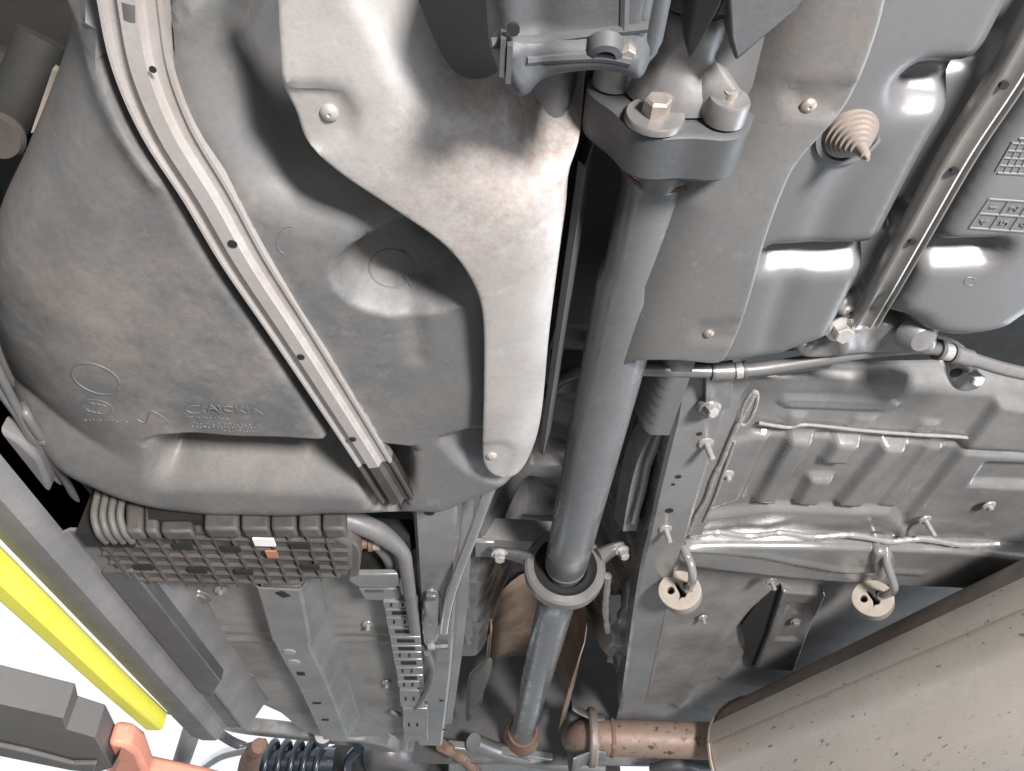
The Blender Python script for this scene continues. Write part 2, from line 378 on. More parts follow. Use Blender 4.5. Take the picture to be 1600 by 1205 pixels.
# cabin floor added over everything; its black stands in for shade in the gaps
def xyprism(name, xy, r, up, mat, parent): return prism(name, [(x, y, r) for x, y in xy], (0, 0, up), mat, parent)
xyprism('upper_floor', [(-0.46, -1.6), (1.3, -1.6), (1.3, 1.95), (-0.12, 1.95), (-0.12, 1.58), (-0.46, 1.58)], 0.80, 0.02, M['black'], body)
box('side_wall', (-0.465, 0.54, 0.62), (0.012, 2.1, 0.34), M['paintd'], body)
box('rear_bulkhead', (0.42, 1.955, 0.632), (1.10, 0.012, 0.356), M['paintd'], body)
# tunnel
TX = 0.115
def tun(x, y):
    k = np.abs(x - TX - 0.01*y)
    top = 0.665 - 0.155*sm(0.045, 0.125, k)
    rib = 0.0
    for y0, a, w in ((0.98, -0.035, 0.022), (1.12, -0.018, 0.02), (1.20, 0.014, 0.02), (1.29, -0.02, 0.018)): rib = rib + a*np.exp(-((y-y0)/w)**2)
    return top + rib*sm(0.14, 0.08, k) + 0.003*np.sin(40*y + 30*x) + 0.002*np.sin(75*y - 50*x)
sheet('tunnel', tun, [(-0.045, 0.62), (0.27, 0.62), (0.30, 1.40), (-0.05, 1.40)], M['tunnel'], body, step=0.009, world_xy=True)
def tun2(x, y):
    k = np.abs(x - 0.108); return 0.60 - 0.15*sm(0.022, 0.062, k) + 0.0*y
sheet('tunnel', tun2, [(0.02, 0.20), (0.19, 0.20), (0.19, 0.62), (0.02, 0.62)], M['tank2'], body, step=0.008, world_xy=True)

sweep('tunnel_liner', [(0, 0.30, 0), (0, 0.45, 0), (0, 0.64, 0)], strip_thick([(0.060, .44), (0.064, .434), (0.074, .47), (0.088, .56)], 0.003), M['tank2'], body, closed=True, smooth=2)
# right floor panel with its pressings
rf = 0.53
fr = field(rf,
    lambda x, y: 0.05*sm(P(1300, 610, rf)[1], P(1300, 568, rf)[1], y),                                   # climbs to the tank side
    region([(1234, 674), (1272, 676), (1209, 778), (1178, 776)], rf, -0.0125, 0.009),
    region([(1306, 680), (1345, 682), (1319, 716), (1281, 713)], rf, -0.0125, 0.009),
    region([(1263, 738), (1300, 740), (1275, 780), (1240, 778)], rf, -0.0125, 0.009),
    region([(1379, 688), (1414, 690), (1343, 783), (1306, 780)], rf, -0.0125, 0.009),
    region([(1120, 690), (1203, 674), (1154, 777), (1090, 800)], rf, -0.006, 0.007),
    region([(1451, 686), (1478, 688), (1398, 788), (1374, 786)], rf, -0.005, 0.007),
    region([(1556, 620), (1503, 690), (1395, 826), (1700, 850), (1700, 640)], rf, -0.012, 0.010),
    region([(1225, 617), (1390, 622), (1408, 632), (1385, 640), (1228, 634), (1215, 625)], rf, -0.004, 0.005),
    region([(1236, 645), (1258, 646), (1246, 664), (1224, 662)], rf, -0.004, 0.005),
    region([(1336, 648), (1370, 650), (1352, 670), (1320, 668)], rf, -0.004, 0.005),
    region([(1440, 656), (1468, 658), (1452, 676), (1424, 674)], rf, -0.004, 0.005),
    region([(1535, 712), (1640, 716), (1640, 752), (1512, 746)], rf, 0.010, 0.010),
    region([(1100, 800), (1200, 785), (1390, 792), (1430, 840), (1060, 840)], rf, -0.010, 0.014),
    groove([(1180, 672), (1350, 683), (1620, 700)], rf, 0.006, 0.004),
    lambda x, y: 0.0006*np.sin(60*x+11*y)*np.sin(47*y))
floor_r = sheet('floor_panel', fr, [(1110, 588), (1300, 570), (1480, 566), (1660, 596), (1660, 850), (1400, 846), (1050, 840), (1095, 700)], M['paint'], body, step=0.0045, smooth=False)
# crossmember roll in front of the panel
def sealer_bead(pts, r, rad, mat=None, wob=0.25, par=body):
    q = catmull([(*p,) for p in pts], 10); L = [P(u, v, r) for u, v in q]
    return tube('sealer_bead', L, rad, mat or M['sealer'], par, seg=8, smooth=0, wob=wob)
sealer_bead([(1185, 661), (1232, 668), (1262, 664), (1350, 673), (1430, 679), (1500, 683), (1560, 690), (1650, 699)], rf-0.004, 0.0022, wob=0.12)
sealer_bead([(1078, 838), (1120, 832), (1170, 838), (1220, 833), (1270, 839), (1330, 836), (1390, 846), (1440, 842), (1500, 851), (1560, 850)], 0.502, 0.0042, wob=0.18)
sealer_bead([(1180, 612), (1165, 640), (1150, 668), (1140, 690), (1128, 720), (1115, 745), (1104, 778), (1088, 805), (1076, 832)], 0.4905, 0.0030, wob=0.15)
sealer_bead(ell(1170, 638, 9, 28, 22, 0, 360), 0.4905, 0.0022, wob=0.1)
sealer_bead([(1148, 690), (1132, 735), (1118, 775), (1100, 815)], 0.491, 0.002, wob=0.12)
# rear cross beam, right
cb = field(0.495, lambda x, y: 0.0025*np.sin(22*x+1), groove([(1075, 862), (1190, 868), (1260, 880), (1330, 893), (1440, 897)], 0.495, -0.004, 0.004))
cross = sheet('cross_beam', cb, [(1062, 846), (1200, 843), (1330, 845), (1470, 850), (1560, 858), (1680, 880), (1680, 940), (1520, 912), (1400, 906), (1280, 898), (1180, 888), (1070, 872)], M['paint'], body, step=0.007, edge=(0.006, 0.012), skirt=0.05)
rfl = field(0.545, groove([(1205, 905), (1150, 960), (1100, 1040), (1060, 1100)], 0.545, -0.012, 0.010), groove([(1235, 905), (1180, 985), (1130, 1060)], 0.545, -0.008, 0.006),
            lambda x, y: 0.003*np.sin(9*x)*np.sin(7*y))
sheet('floor_panel', rfl, [(1040, 872), (1300, 885), (1640, 895), (1640, 1000), (1300, 1080), (1130, 1135), (960, 1140), (990, 1000)], M['floor'], body, step=0.012, smooth=False)
# brace bracket on the right rear floor
brk = thing('floor_brace', 'pale grey pressed brace with a bolt beside the black gap above the muffler', 'brace', P(1240, 980, 0.51))
sheet('plate', field(0.525, region([(1232, 945), (1265, 945), (1245, 1000), (1212, 1000)], 0.525, 0.005, 0.008)),
      [(1222, 920), (1290, 925), (1262, 985), (1240, 1045), (1180, 1040), (1200, 990)], M['paint'], brk, step=0.006, edge=(0.004, 0.006), skirt=0.012, smooth=False)
hexbolt('bolt', P(1243, 971, 0.524), (0, -0.2, -1), 0.006, 0.006, M['bolt'], brk, washer=1)
plate('gap_shade', [(1203, 914), (1226, 922), (1204, 990), (1186, 1038), (1172, 1040), (1158, 978)], 0.536, 0.004, M['black'], brk)  # black sheet painted in for the shadowed gap, no part of the brace

# rails
def rail(name, centre, r, w, mat, height=0.10, flange=0.016):
    pth = [P(u, v, r) for u, v in centre]; c = 0.004
    sec = [(-w/2-flange, height), (-w/2, height-0.004), (-w/2+0.002, c), (-w/2+0.006, 0), (w/2-0.006, 0), (w/2-0.002, c), (w/2+0.004, height*0.42), (w/2+flange, height*0.45)]
    return sweep(name, pth, strip_thick(sec, 0.003), mat, body, closed=True, smooth=6)
railR = rail('frame_rail', [(1105, 585), (1094, 650), (1080, 700), (1058, 780), (1043, 840), (1027, 900), (1008, 1000), (988, 1112)], 0.468, 0.054, M['paint'])
railL = rail('frame_rail', [(679, 740), (680, 800), (682, 880), (683, 960), (681, 1050), (672, 1165)], 0.430, 0.053, M['paint'])
sweep('rail_flange', [P(u, v, 0.492) for u, v in [(1140, 600), (1125, 680), (1104, 760), (1080, 836)]], strip_thick([(-0.016, 0), (0.014, 0)], 0.003), M['paint'], body, closed=True)
for i, (u, v, rr) in enumerate([(1060, 745, .0035), (1046, 798, .005), (1093, 678, .003), (1052, 757, .0022)]):
    lathe('hole', P(u, v, 0.4675), (0, 0, -1), [(0, rr), (0.0004, rr), (0.0004, 0.0001)], M['black'], railR, seg=14)
for u, v, rr in [(671, 801, .006), (664, 990, .004), (690, 1095, .004), (694, 1140, .004)]:
    lathe('hole', P(u, v, 0.4295), (0, 0, -1), [(0, rr), (0.0004, rr), (0.0004, 0.0001)], M['black'], railL, seg=14)
# tunnel side wall box sections between tunnel and rails (dark, ribbed)
sweep('wall_rib', [P(u, v, 0.50) for u, v in [(1050, 625), (1035, 670), (1010, 720), (995, 775), (985, 830)]], strip_thick([(-0.020, 0.02), (-0.010, 0.0), (0.008, 0.0), (0.016, 0.03)], 0.003), M['sealer'], body, closed=True)
sealer_bead([(1048, 622), (1040, 650), (1025, 690), (1012, 725), (1005, 760), (990, 815)], 0.496, 0.005, M['sealer'], 0.12)
sweep('wall_rib', [P(u, v, 0.52) for u, v in [(960, 930), (965, 980), (975, 1030), (978, 1060)]], strip_thick([(-0.022, 0.02), (-0.012, 0.0), (0.010, 0.0), (0.018, 0.03)], 0.003), M['paint'], body, closed=True)
sealer_bead([(950, 900), (946, 950), (950, 985)], 0.51, 0.006, M['sealer'], 0.3)
sweep('wall_rib', [P(u, v, 0.51) for u, v in [(725, 900), (727, 960), (735, 1010)]], strip_thick([(-0.012, 0.02), (-0.006, 0.0), (0.008, 0.0), (0.014, 0.03)], 0.003), M['paint'], body, closed=True)
# cross strut of the tunnel by the centre bearing
sweep('cross_strut', [P(u, v, 0.51) for u, v in [(728, 852), (770, 853), (830, 856), (860, 858)]], strip_thick([(-0.020, 0.03), (-0.018, 0), (0.018, 0), (0.020, 0.03)], 0.003), M['paint'], body, closed=True)
box('strut_clip', P(757, 856, 0.504), (0.028, 0.045, 0.008), M['paint'], body, bevel=0.002)
sweep('cross_strut', [P(u, v, 0.49) for u, v in [(860, 601), (950, 602), (1010, 606), (1062, 620)]], strip_thick([(-0.016, 0.03), (-0.014, 0), (0.014, 0), (0.016, 0.03)], 0.003), M['paint'], body, closed=True)
# plate joining tunnel to cross member under right shield
sheet('joint_plate', field(0.487, lambda x, y: 0.003*np.sin(30*x)), [(985, 560), (1125, 556), (1240, 548), (1300, 545), (1300, 575), (1180, 590), (1140, 640), (1085, 640), (1060, 625), (985, 622)], M['paint'], body, step=0.008, smooth=False, skirt=0.02)
# bracket under the right tank
tb = thing('tank_bracket', 'grey folded steel bracket with bolt below the right tank strap end', 'bracket', P(1360, 525, 0.45))
sheet('plate', field(0.445, groove([(1278, 520), (1278, 545)], 0.445, 0.005, 0.006), groove([(1318, 515), (1318, 545)], 0.445, -0.006, 0.006), groove([(1365, 505), (1362, 540)], 0.445, 0.004, 0.004)),
      [(1235, 533), (1262, 518), (1320, 500), (1390, 488), (1445, 508), (1462, 525), (1440, 540), (1360, 540), (1260, 548)], M['steel'], tb, step=0.006, edge=(0.006, 0.012), skirt=0.03)
lathe('cup', P(1430, 521, 0.44), (0.1, -0.3, -1), [(0, 0.018), (0.006, 0.016), (0.012, 0.010), (0.013, 0.0001)], M['steel'], tb, seg=24)
hexbolt('bolt', P(1313, 514, 0.437), (0, -0.2, -1), 0.008, 0.010, M['bright'], tb, washer=1)

# sill and left floor
secs = [(-.512, .47), (-.510, .402), (-.502, .388), (-.480, .381), (-.456, .381), (-.451, .387), (-.446, .400), (-.440, .404), (-.416, .404), (-.411, .398), (-.407, .399), (-.392, .428), (-.380, .452), (-.36, .456)]
sill = sweep('sill', [(0, 0.45, 0), (0, 0.9, 0), (0, 1.50, 0)], strip_thick(secs[:7] + [(-.446, .46)], 0.004), M['sill'], body, closed=True, smooth=1, angle=25)
sweep('sill_ledge', [(0, 0.765, 0), (0, 1.1, 0), (0, 1.50, 0)], strip_thick(secs[6:], 0.004), M['sill'], body, closed=True, smooth=1, angle=25)
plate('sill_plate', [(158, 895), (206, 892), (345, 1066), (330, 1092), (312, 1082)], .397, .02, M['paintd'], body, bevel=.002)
plate('arch_panel', [(-60, 640), (30, 690), (62, 720), (78, 760), (70, 800), (20, 775), (-60, 700)], .42, .02, M['sill'], body, bevel=.004)
flL = field(0.452, groove([(240, 985), (420, 985), (640, 990)], 0.452, -0.004, 0.006), groove([(260, 1000), (420, 998), (640, 1002)], 0.452, -0.004, 0.006), lambda x, y: 0.003*np.sin(16*x)*np.sin(13*y+1))
floor_l = sheet('floor_panel', flL, [(150, 870), (420, 860), (660, 860), (672, 1140), (560, 1152), (495, 1150), (468, 1138), (440, 1114), (405, 1098), (352, 1092), (300, 1096), (230, 1000)], M['floor'], body, step=0.010, smooth=False)
for u, v, rr in [(305, 932, 0.017), (380, 1057, 0.016), (345, 1068, .006)]:
    lathe('floor_plug', P(u, v, 0.452), (0, 0, -1), [(0, rr*1.35), (0.002, rr*1.3), (0.002, rr), (0.0055, rr*0.92), (0.006, rr*0.6), (0.0045, 0.0001)], M['paint'], floor_l, seg=24)
# hat beam on the left floor
hb = sweep('hat_beam', [P(u, v, 0.408) for u, v in [(436, 915), (455, 1006), (487, 1070), (524, 1156)]], strip_thick([(-0.044, 0.045), (-0.030, 0.042), (-0.024, 0.003), (-0.022, 0), (0.022, 0), (0.026, 0.003), (0.042, 0.042), (0.056, 0.045)], 0.003), M['paint'], body, closed=True)
bc = sweep('beam_cap', [P(u, v, 0.404) for u, v in [(435, 922), (441, 945), (455, 1004)]], strip_thick([(-0.030, 0.04), (-0.027, 0.003), (-0.024, 0), (0.024, 0), (0.028, 0.003), (0.042, 0.038)], 0.003), M['paint'], body, closed=True)
for u, v, a, b_ in [(470, 1053, .012, .007), (495, 1099, .014, .004), (508, 1125, .013, .004)]:
    box('slot', P(u, v, 0.4076), (a, b_*2, 0.0008), M['black'], hb, rot=rotz(0.05))
box('slot', P(442, 929, 0.4036), (0.012, 0.016, 0.0008), M['black'], bc, rot=rotz(-0.5))
for u, v in [(452, 1018), (459, 1034)]:
    lathe('spot_mark', P(u, v, 0.408), (0, 0, -1), [(0, .010), (0.002, .008), (0.0025, 0.0001)], M['sealer'], hb, seg=14)
# studs with crushed paint collars on the body
for u, v, r, L in [(1103, 692, .468, .022), (1040, 826, .468, .020), (1445, 812, .51, .026), (1545, 790, .51, .006), (1136, 742, .50, .008), (575, 975, .45, .010), (604, 1066, .45, .010), (1098, 965, .54, .012), (345, 922, .45, .006), (1205, 908, .52, .015)]:
    st = lathe('stud', P(u, v, r), (0.12, -0.1, -1), [(0, .009), (0.002, .008), (0.003, .0036), (L, .0033), (L+.001, .002), (L+.001, .0001)], M['sealer'], body, seg=12)
# stepped panel beside the sill, below tank (rear wall of the left floor)
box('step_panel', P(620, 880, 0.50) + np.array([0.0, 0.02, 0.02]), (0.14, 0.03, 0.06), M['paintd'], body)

# ================================================================== left fuel tank
rt = 0.400
SP = [(200, -60), (207, 0), (225, 100), (265, 200), (326, 300), (382, 400), (450, 505), (517, 610), (575, 702), (621, 778)]
def tank_step(x, y):
    u, v = proj(x, y, rt)
    up = np.interp(u, [200, 245, 300, 420, 545, 640, 660], [700, 688, 684, 688, 692, 700, 730])
    return 0.072*sm(-2, 6, v - up)*sm(90, 34, v - up)*sm(222, 270, u)*sm(650, 610, u)
hT = field(rt, tank_step,
    ramp([(150, -420), (149, -90), (148, 30), (150, 140), (118, 280), (78, 400), (62, 500), (72, 590), (110, 670), (150, 720), (-300, 900), (-300, -420)], rt, 0.75, 0.045),
    groove([(u-(27 if v < 250 else 19), v+9) for u, v in SP], rt, 0.040, 0.005, 0.0115),
    groove([(118, 20), (133, 100), (160, 160), (205, 225), (250, 280)], rt, -0.009, 0.013),
    region(ell(640, 430, 106, 55, -3, 0, 345, 20), rt, 0.032, 0.022),
    groove([(640, 490), (648, 520), (650, 560)], rt, 0.003, 0.008),
    groove([(440, 480), (560, 700)], rt, -0.002, 0.010),
    region([(690, 690), (735, 676), (800, 670), (800, 770), (740, 740), (715, 720)], rt, 0.012, 0.012),
    groove([(330, 30), (345, 70), (350, 90)], rt, -0.003, 0.006), groove([(355, 10), (362, 60)], rt, -0.003, 0.005),
    
    lambda x, y: 0.0011*np.sin(31*x+5)*np.sin(27*y) + 0.0005*np.sin(83*x+40*y))
tank = thing('fuel_tank', 'large dusty grey plastic fuel tank with round pocket, crossed by a silver strap', 'fuel tank', P(330, 450, rt))
shell = sheet('shell', hT, [(128, -90), (124, 0), (100, 90), (50, 215), (8, 310), (-4, 400), (14, 520), (45, 610), (95, 690), (164, 728), (250, 756), (350, 768), (470, 770), (560, 765), (640, 763), (700, 763), (738, 750), (800, 722),
     (826, 690), (842, 600), (845, 490), (822, 400), (740, 325), (600, 262), (490, 236), (440, 200), (412, 140), (398, 80), (385, 0), (380, -90)], M['tank'], tank, step=0.0055, edge=(0.035, 0.045), skirt=0.10, r0=rt,
     dense=[(ell(640, 430, 106, 55, -3, 0, 345, 20), True, 0.0125), ([(225, 696), (245, 689), (300, 685), (420, 689), (545, 693), (640, 701)], False, 0.008),
            ([(u-(27 if v < 250 else 19), v+9) for u, v in SP], False, 0.022)])
def emboss(pts, h, rad, par, mat, closed=False, n=8):
    q = catmull(pts, n, closed); q = np.vstack([q, q[:1]]) if closed else q
    return tube('embossed_mark', [on(h, u, v, -rad*0.3) for u, v in q], rad, mat, par, seg=6, smooth=0)
emboss(ell(150, 592, 40, 21, 22, 0, 345), hT, 0.0011, shell, M['dust'])
emboss(ell(153, 636, 24, 10, 12, 0, 345), hT, 0.0009, shell, M['dust'])
for k, dx in enumerate((-9, 0, 8)):
    emboss(ell(152+dx, 637+k*1.5, 9, 7, 12, 60, 300, 8), hT, 0.0008, shell, M['dust'])
emboss([(215, 656), (228, 660), (236, 643), (258, 655), (262, 663)], hT, 0.0009, shell, M['dust'])
emboss([(312, 634), (298, 635), (290, 640), (300, 645), (312, 645)], hT, 0.0009, shell, M['dust'])
emboss([(322, 636), (316, 640), (322, 645)], hT, 0.0008, shell, M['dust'])
emboss(ell(612, 420, 36, 30, 10, 0, 350), hT, 0.0008, shell, M['dust'])
emboss([(630, 432), (643, 449)], hT, 0.0011, shell, M['dust'])
emboss(ell(450, 375, 16, 22, 20, 90, 260), hT, 0.0006, shell, M['dust'])
p0 = on(hT, 366, 640, 0.0004); k0 = pm(366, 640, rt)
text('embossed_lettering', 'AJCKIA', 17*k0, p0, (1.55, 0.12, 0), (0, -1.25, 0), 0.0006, M['dust'], shell)
for j, (a, b, v) in enumerate([(290, 358, 652), (296, 408, 661), (292, 400, 666), (340, 404, 673), (132, 200, 656)]):   # worn, unreadable lines of tiny raised marks
    u = a; n = 0
    while u < b:
        w = random.uniform(2.5, 5.5)
        q = [on(hT, u + random.uniform(-.5, .5), v + random.uniform(-2, 1) + (u-a)*0.03, 0.0), on(hT, u + w*0.6, v + random.uniform(-1.5, 2.0) + (u-a)*0.03, 0.0)]
        if random.random() < 0.9: tube('embossed_mark', q, 0.0007, M['dust'], shell, seg=5, smooth=0)
        u += w + random.uniform(0.6, 3.0)
# strap
def strap_pts(px, h, off): return [on(h, u, v, off) for u, v in px]
stp = thing('tank_strap', 'wide silver galvanised strap curving across the large left fuel tank', 'strap', P(400, 430, rt))
spx = catmull(SP, 5)
lo = field(rt, ramp([(150, -420), (149, -90), (148, 30), (150, 140), (118, 280), (78, 400), (62, 500), (72, 590), (110, 670), (150, 720), (-300, 900), (-300, -420)], rt, 0.75, 0.045))
path = [on(lo, u, v, 0.0045) for u, v in spx]
mmv = 0.001
prof = [(-16, 6), (-16, 1), (-15, -0.8), (-13.2, -0.8), (-11.5, 1.2), (-6.5, 1.2), (-4.5, -2.2), (4.2, -2.2), (6.5, 1.2), (12, 1.2), (13.5, -0.2), (15.6, -0.2), (16, 1), (16, 6)]
n_s = len(path); cut = int(n_s*0.925)
sweep('band', path[:cut], strip_thick([(a*mmv*1.06, b*mmv*1.7) for a, b in prof], 0.0016), M['strap'], stp, closed=True, smooth=0, angle=30)
sweep('sleeve', path[cut-1:], strip_thick([(a*mmv*1.08, b*mmv*1.7+0.0004) for a, b in prof], 0.0016), M['rubber'], stp, closed=True, smooth=0)
for u, v, rr in [(368, 368, .0032), (473, 545, .0030), (553, 674, .0032), (246, 96, .002)]:
    p = on(lo, u, v, 0.0045 + 0.0040); lathe('hole', p, (0, 0, -1), [(0, rr), (0.0006, rr), (0.0006, .0001)], M['black'], stp, seg=14)
tube('slot', [on(lo, 208, -5, 0.008), on(lo, 210, 22, 0.008)], 0.0035, M['paintd'], stp, seg=8, squash=0.2)

# ================================================================== left heat shield
rs = 0.383
bend = [(590, -420), (598, -90), (610, 60), (640, 165), (700, 243), (780, 300), (832, 345), (850, 420), (842, 520), (830, 620), (812, 720), (780, 800), (760, 950)]
hS = field(rs, ramp(bend + [(1400, 950), (1400, -420)], rs, 1.05, 0.018),
    region([(615, -420), (628, -60), (650, 20), (690, 110), (735, 138), (785, 118), (830, 60), (860, -60), (860, -420)], rs, 0.14, 0.060, True),
    region([(812, 120), (822, 225), (848, 272), (872, 290), (960, 240), (960, 100)], rs, 0.05, 0.030, True),
    region([(430, 140), (500, 141), (535, 152), (553, 182), (548, 216), (500, 240), (440, 230)], rs, 0.005, 0.007),
    region([(740, 700), (790, 699), (806, 715), (790, 760), (740, 760)], rs, 0.003, 0.005),
    lambda x, y: 0.0010*np.sin(52*x)*np.sin(43*y) + 0.0006*np.sin(90*x+70*y))
hsA = thing('heat_shield', 'bright silver heat shield flaring up beside the gearbox, rivet near its edge', 'heat shield', P(700, 400, rs))
sheet('panel', hS, [(431, -90), (434, 0), (440, 110), (447, 140), (463, 172), (482, 222), (530, 268), (610, 322), (690, 378), (733, 430), (754, 490), (756, 600), (754, 700), (760, 730), (780, 744), (808, 739), (830, 705), (846, 645), (858, 520), (873, 400), (884, 320),
      (886, 292), (890, 262), (905, 215), (912, 130), (912, -90)], M['shield'], hsA, step=0.006, edge=(0.003, 0.002), skirt=0.003,
      holes=[[(640, -70), (660, 20), (700, 105), (740, 128), (785, 108), (820, 20), (830, -70)]])
def rivet(u, v, h, r, par, mat): 
    p = on(h, u, v); return lathe('rivet', p, (0, 0, -1), [(-.001, r), (r*0.25, r*0.97), (r*0.55, r*0.6), (r*0.6, r*0.25), (r*0.45, .0001)], mat, par, seg=18)
rivet(515, 176, hS, 0.0052, hsA, M['shield']); rivet(768, 712, hS, 0.0048, hsA, M['shield'])

# ================================================================== right fuel tank
r2 = 0.425
SR = [(1690, -70), (1632, 30), (1575, 130), (1503, 240), (1430, 370), (1366, 484), (1350, 512)]
h2 = field(r2,
    groove([(1210, 408), (1280, 407), (1345, 404), (1440, 400), (1545, 397)], r2, 0.019, 0.0085, 0.002),
    groove([(1440, 138), (1500, 136), (1560, 130)], r2, 0.022, 0.010, 0.003),
    groove([(u-4, v) for u, v in SR], r2, 0.045, 0.0085, 0.0095),
    groove([(1340, 255), (1305, 310), (1280, 370)], r2, 0.003, 0.012), groove([(1238, 430), (1215, 490), (1200, 540)], r2, 0.003, 0.010),
    lambda x, y: 0.0007*np.sin(25*x+2)*np.sin(21*y))
tank2 = thing('fuel_tank', 'smooth satin grey fuel tank with moulded grooves and number grid behind the right strap', 'fuel tank', P(1400, 300, r2))
sh2 = sheet('shell', h2, [(1130, -90), (1700, -90), (1700, 420), (1610, 452), (1555, 486), (1485, 500), (1425, 492), (1398, 470), (1362, 466), (1335, 478), (1290, 499), (1235, 520), (1190, 532), (1080, 532), (1050, 400)], M['tank2'], tank2, step=0.0055, edge=(0.022, 0.030), skirt=0.08, r0=r2, dense=[([(u-4, v) for u, v in SR[:6]], False, 0.022)])
# moulded grid and number table
def mline(a, b, rad=0.0009): 
    q = [(a[0] + (b[0]-a[0])*t, a[1] + (b[1]-a[1])*t) for t in np.linspace(0, 1, 6)]
    return tube('moulded_line', [on(h2, u, v, 0) for u, v in q], rad, M['tank2'], sh2, seg=6, smooth=0)
g0 = np.array([1514, 356.]); ex = np.array([31.5, 2.3]); ey = np.array([15.5, -22.5])
for i in range(3): mline(g0 + ey*i*1.0, g0 + ey*i + ex*3.2)
for j in range(4): mline(g0 + ex*j, g0 + ex*j + ey*2)
for row, digs in ((1, '123'), (0, '456')):
    for j, ch in enumerate(digs):
        c = g0 + ex*(j+0.5) + ey*(row+0.5)
        p = on(h2, c[0], c[1], 0.0003); kk = pm(c[0], c[1], r2)
        a = on(h2, *(c+ey*0.5)) - on(h2, *c); b = on(h2, *(c+ex*0.5)) - on(h2, *c)
        xd = a/np.linalg.norm(a); yd = -b/np.linalg.norm(b)
        text('moulded_digit', ch, 20*kk, p, xd, yd, 0.0008, M['tank2'], sh2)
w0 = np.array([1556, 270.]); wx = np.array([11, 0.6]); wy = np.array([6.5, -11.5])
mline(w0 - wx*0.2 + wy*0.3, w0 - wx*0.1 + wy*4.2); mline(w0 + wx*0.2, w0 + wx*5); mline(w0+wy*4.7+wx*.5, w0+wy*4.7+wx*4)
for j in range(1, 5): mline(w0 + wx*j, w0 + wx*j + wy*4.5, 0.0007)
for i in range(1, 5): mline(w0 + wy*i, w0 + wx*4.5 + wy*i, 0.0007)
emboss(ell(1516, 440, 9, 6, 0, 20, 330), h2, 0.0006, sh2, M['tank2'])
stp2 = thing('tank_strap', 'narrow grey steel strap with small holes across the smooth right fuel tank', 'strap', P(1480, 280, 0.41))
pr2 = [(-14, 9), (-13.5, 2), (-11.5, -0.5), (-9, -1), (-6.5, 1.5), (-3, 3.2), (1, 3.0), (4.5, 0.5), (7, -1.2), (9.5, -0.6), (11, 2), (12, 8)]
sweep('band', [P(u, v, 0.418 + (0.012 if v > 480 else 0)) for u, v in catmull(SR, 4)], strip_thick([(a*.00068, b*.0009) for a, b in pr2], 0.0016), M['strap2'], stp2, closed=True, smooth=0, angle=50)
sweep('lip', [P(u, v, 0.419 + (0.012 if v > 480 else 0)) + np.array([0.0105, 0, 0]) for u, v in catmull(SR, 4)], strip_thick([(-0.0032, 0.006), (0.0, 0.0), (0.0012, 0.0)], 0.0016), M['strap2'], stp2, closed=True, smooth=0)
for u, v in [(1567, 131), (1490, 265), (1425, 376)]:
    lathe('hole', P(u, v, 0.4195), (0, 0, -1), [(0, .0026), (0.0025, .0026), (0.0025, .0001)], M['black'], stp2, seg=12)
# stepped rubber cone
cone = thing('cone_grommet', 'brown stepped rubber cone with pointed tip beside the right heat shield', 'grommet', P(1330, 212, r2))
p = P(1329, 208, r2); cs = []; rr, zz = 0.0175, 0.0
lathe('collar', p, (0.05, -0.1, -1), [(-0.004, 0.0215), (0.0008, 0.0215), (0.0012, 0.0185), (-0.004, 0.0180)], M['tank2'], cone, seg=36)
cs.append((-0.004, 0.0172))
for rr in (0.0168, 0.0148, 0.0128, 0.0108, 0.0086, 0.0062): cs += [(zz, rr), (zz+0.0024, rr-0.0003)]; zz += 0.0026
cs += [(zz, 0.004), (zz+0.008, 0.003), (zz+0.0085, 0.0018), (zz+0.012, 0.0012), (zz+0.012, .0001)]
lathe('cone', p, (0.12, 0.02, -1), cs, material('brown_rubber', (0.20, 0.168, 0.148), 0.6, 0, (0.25, 0.21, 0.185), 60, 0.9), cone, seg=36, angle=25)

# ================================================================== right heat shield
r3 = 0.408
bend2 = [(1275, -420), (1262, -90), (1240, 40), (1208, 160), (1150, 262), (1085, 330), (1045, 430), (1010, 520), (985, 600), (950, 720)]
h3 = field(r3, ramp(bend2 + [(400, 720), (400, -420)], r3, 1.3, 0.016),
    region([(1230, 145), (1270, 140), (1360, 135), (1330, 190), (1240, 185)], r3, 0.003, 0.006),
    region([(1085, 512), (1180, 500), (1180, 540), (1085, 534)], r3, 0.002, 0.004),
    lambda x, y: 0.0006*np.sin(41*x)*np.sin(33*y))
hsB = thing('heat_shield', 'dull grey heat shield panel between the propeller shaft and the smooth right tank', 'heat shield', P(1130, 400, r3))
sheet('panel', h3, [(1392, -90), (1382, 0), (1364, 66), (1338, 132), (1309, 180), (1252, 245), (1226, 290), (1194, 378), (1178, 440), (1158, 505), (1140, 545), (1122, 566), (1060, 562), (1000, 562), (965, 565), (985, 480), (1020, 330), (1080, 200), (1120, 90), (1150, -90)], M['shield2'], hsB, step=0.006, edge=(0.003, 0.002), skirt=0.003)
rivet(1263, 165, h3, 0.0048, hsB, M['bolt']); rivet(1107, 521, h3, 0.0042, hsB, M['bolt'])

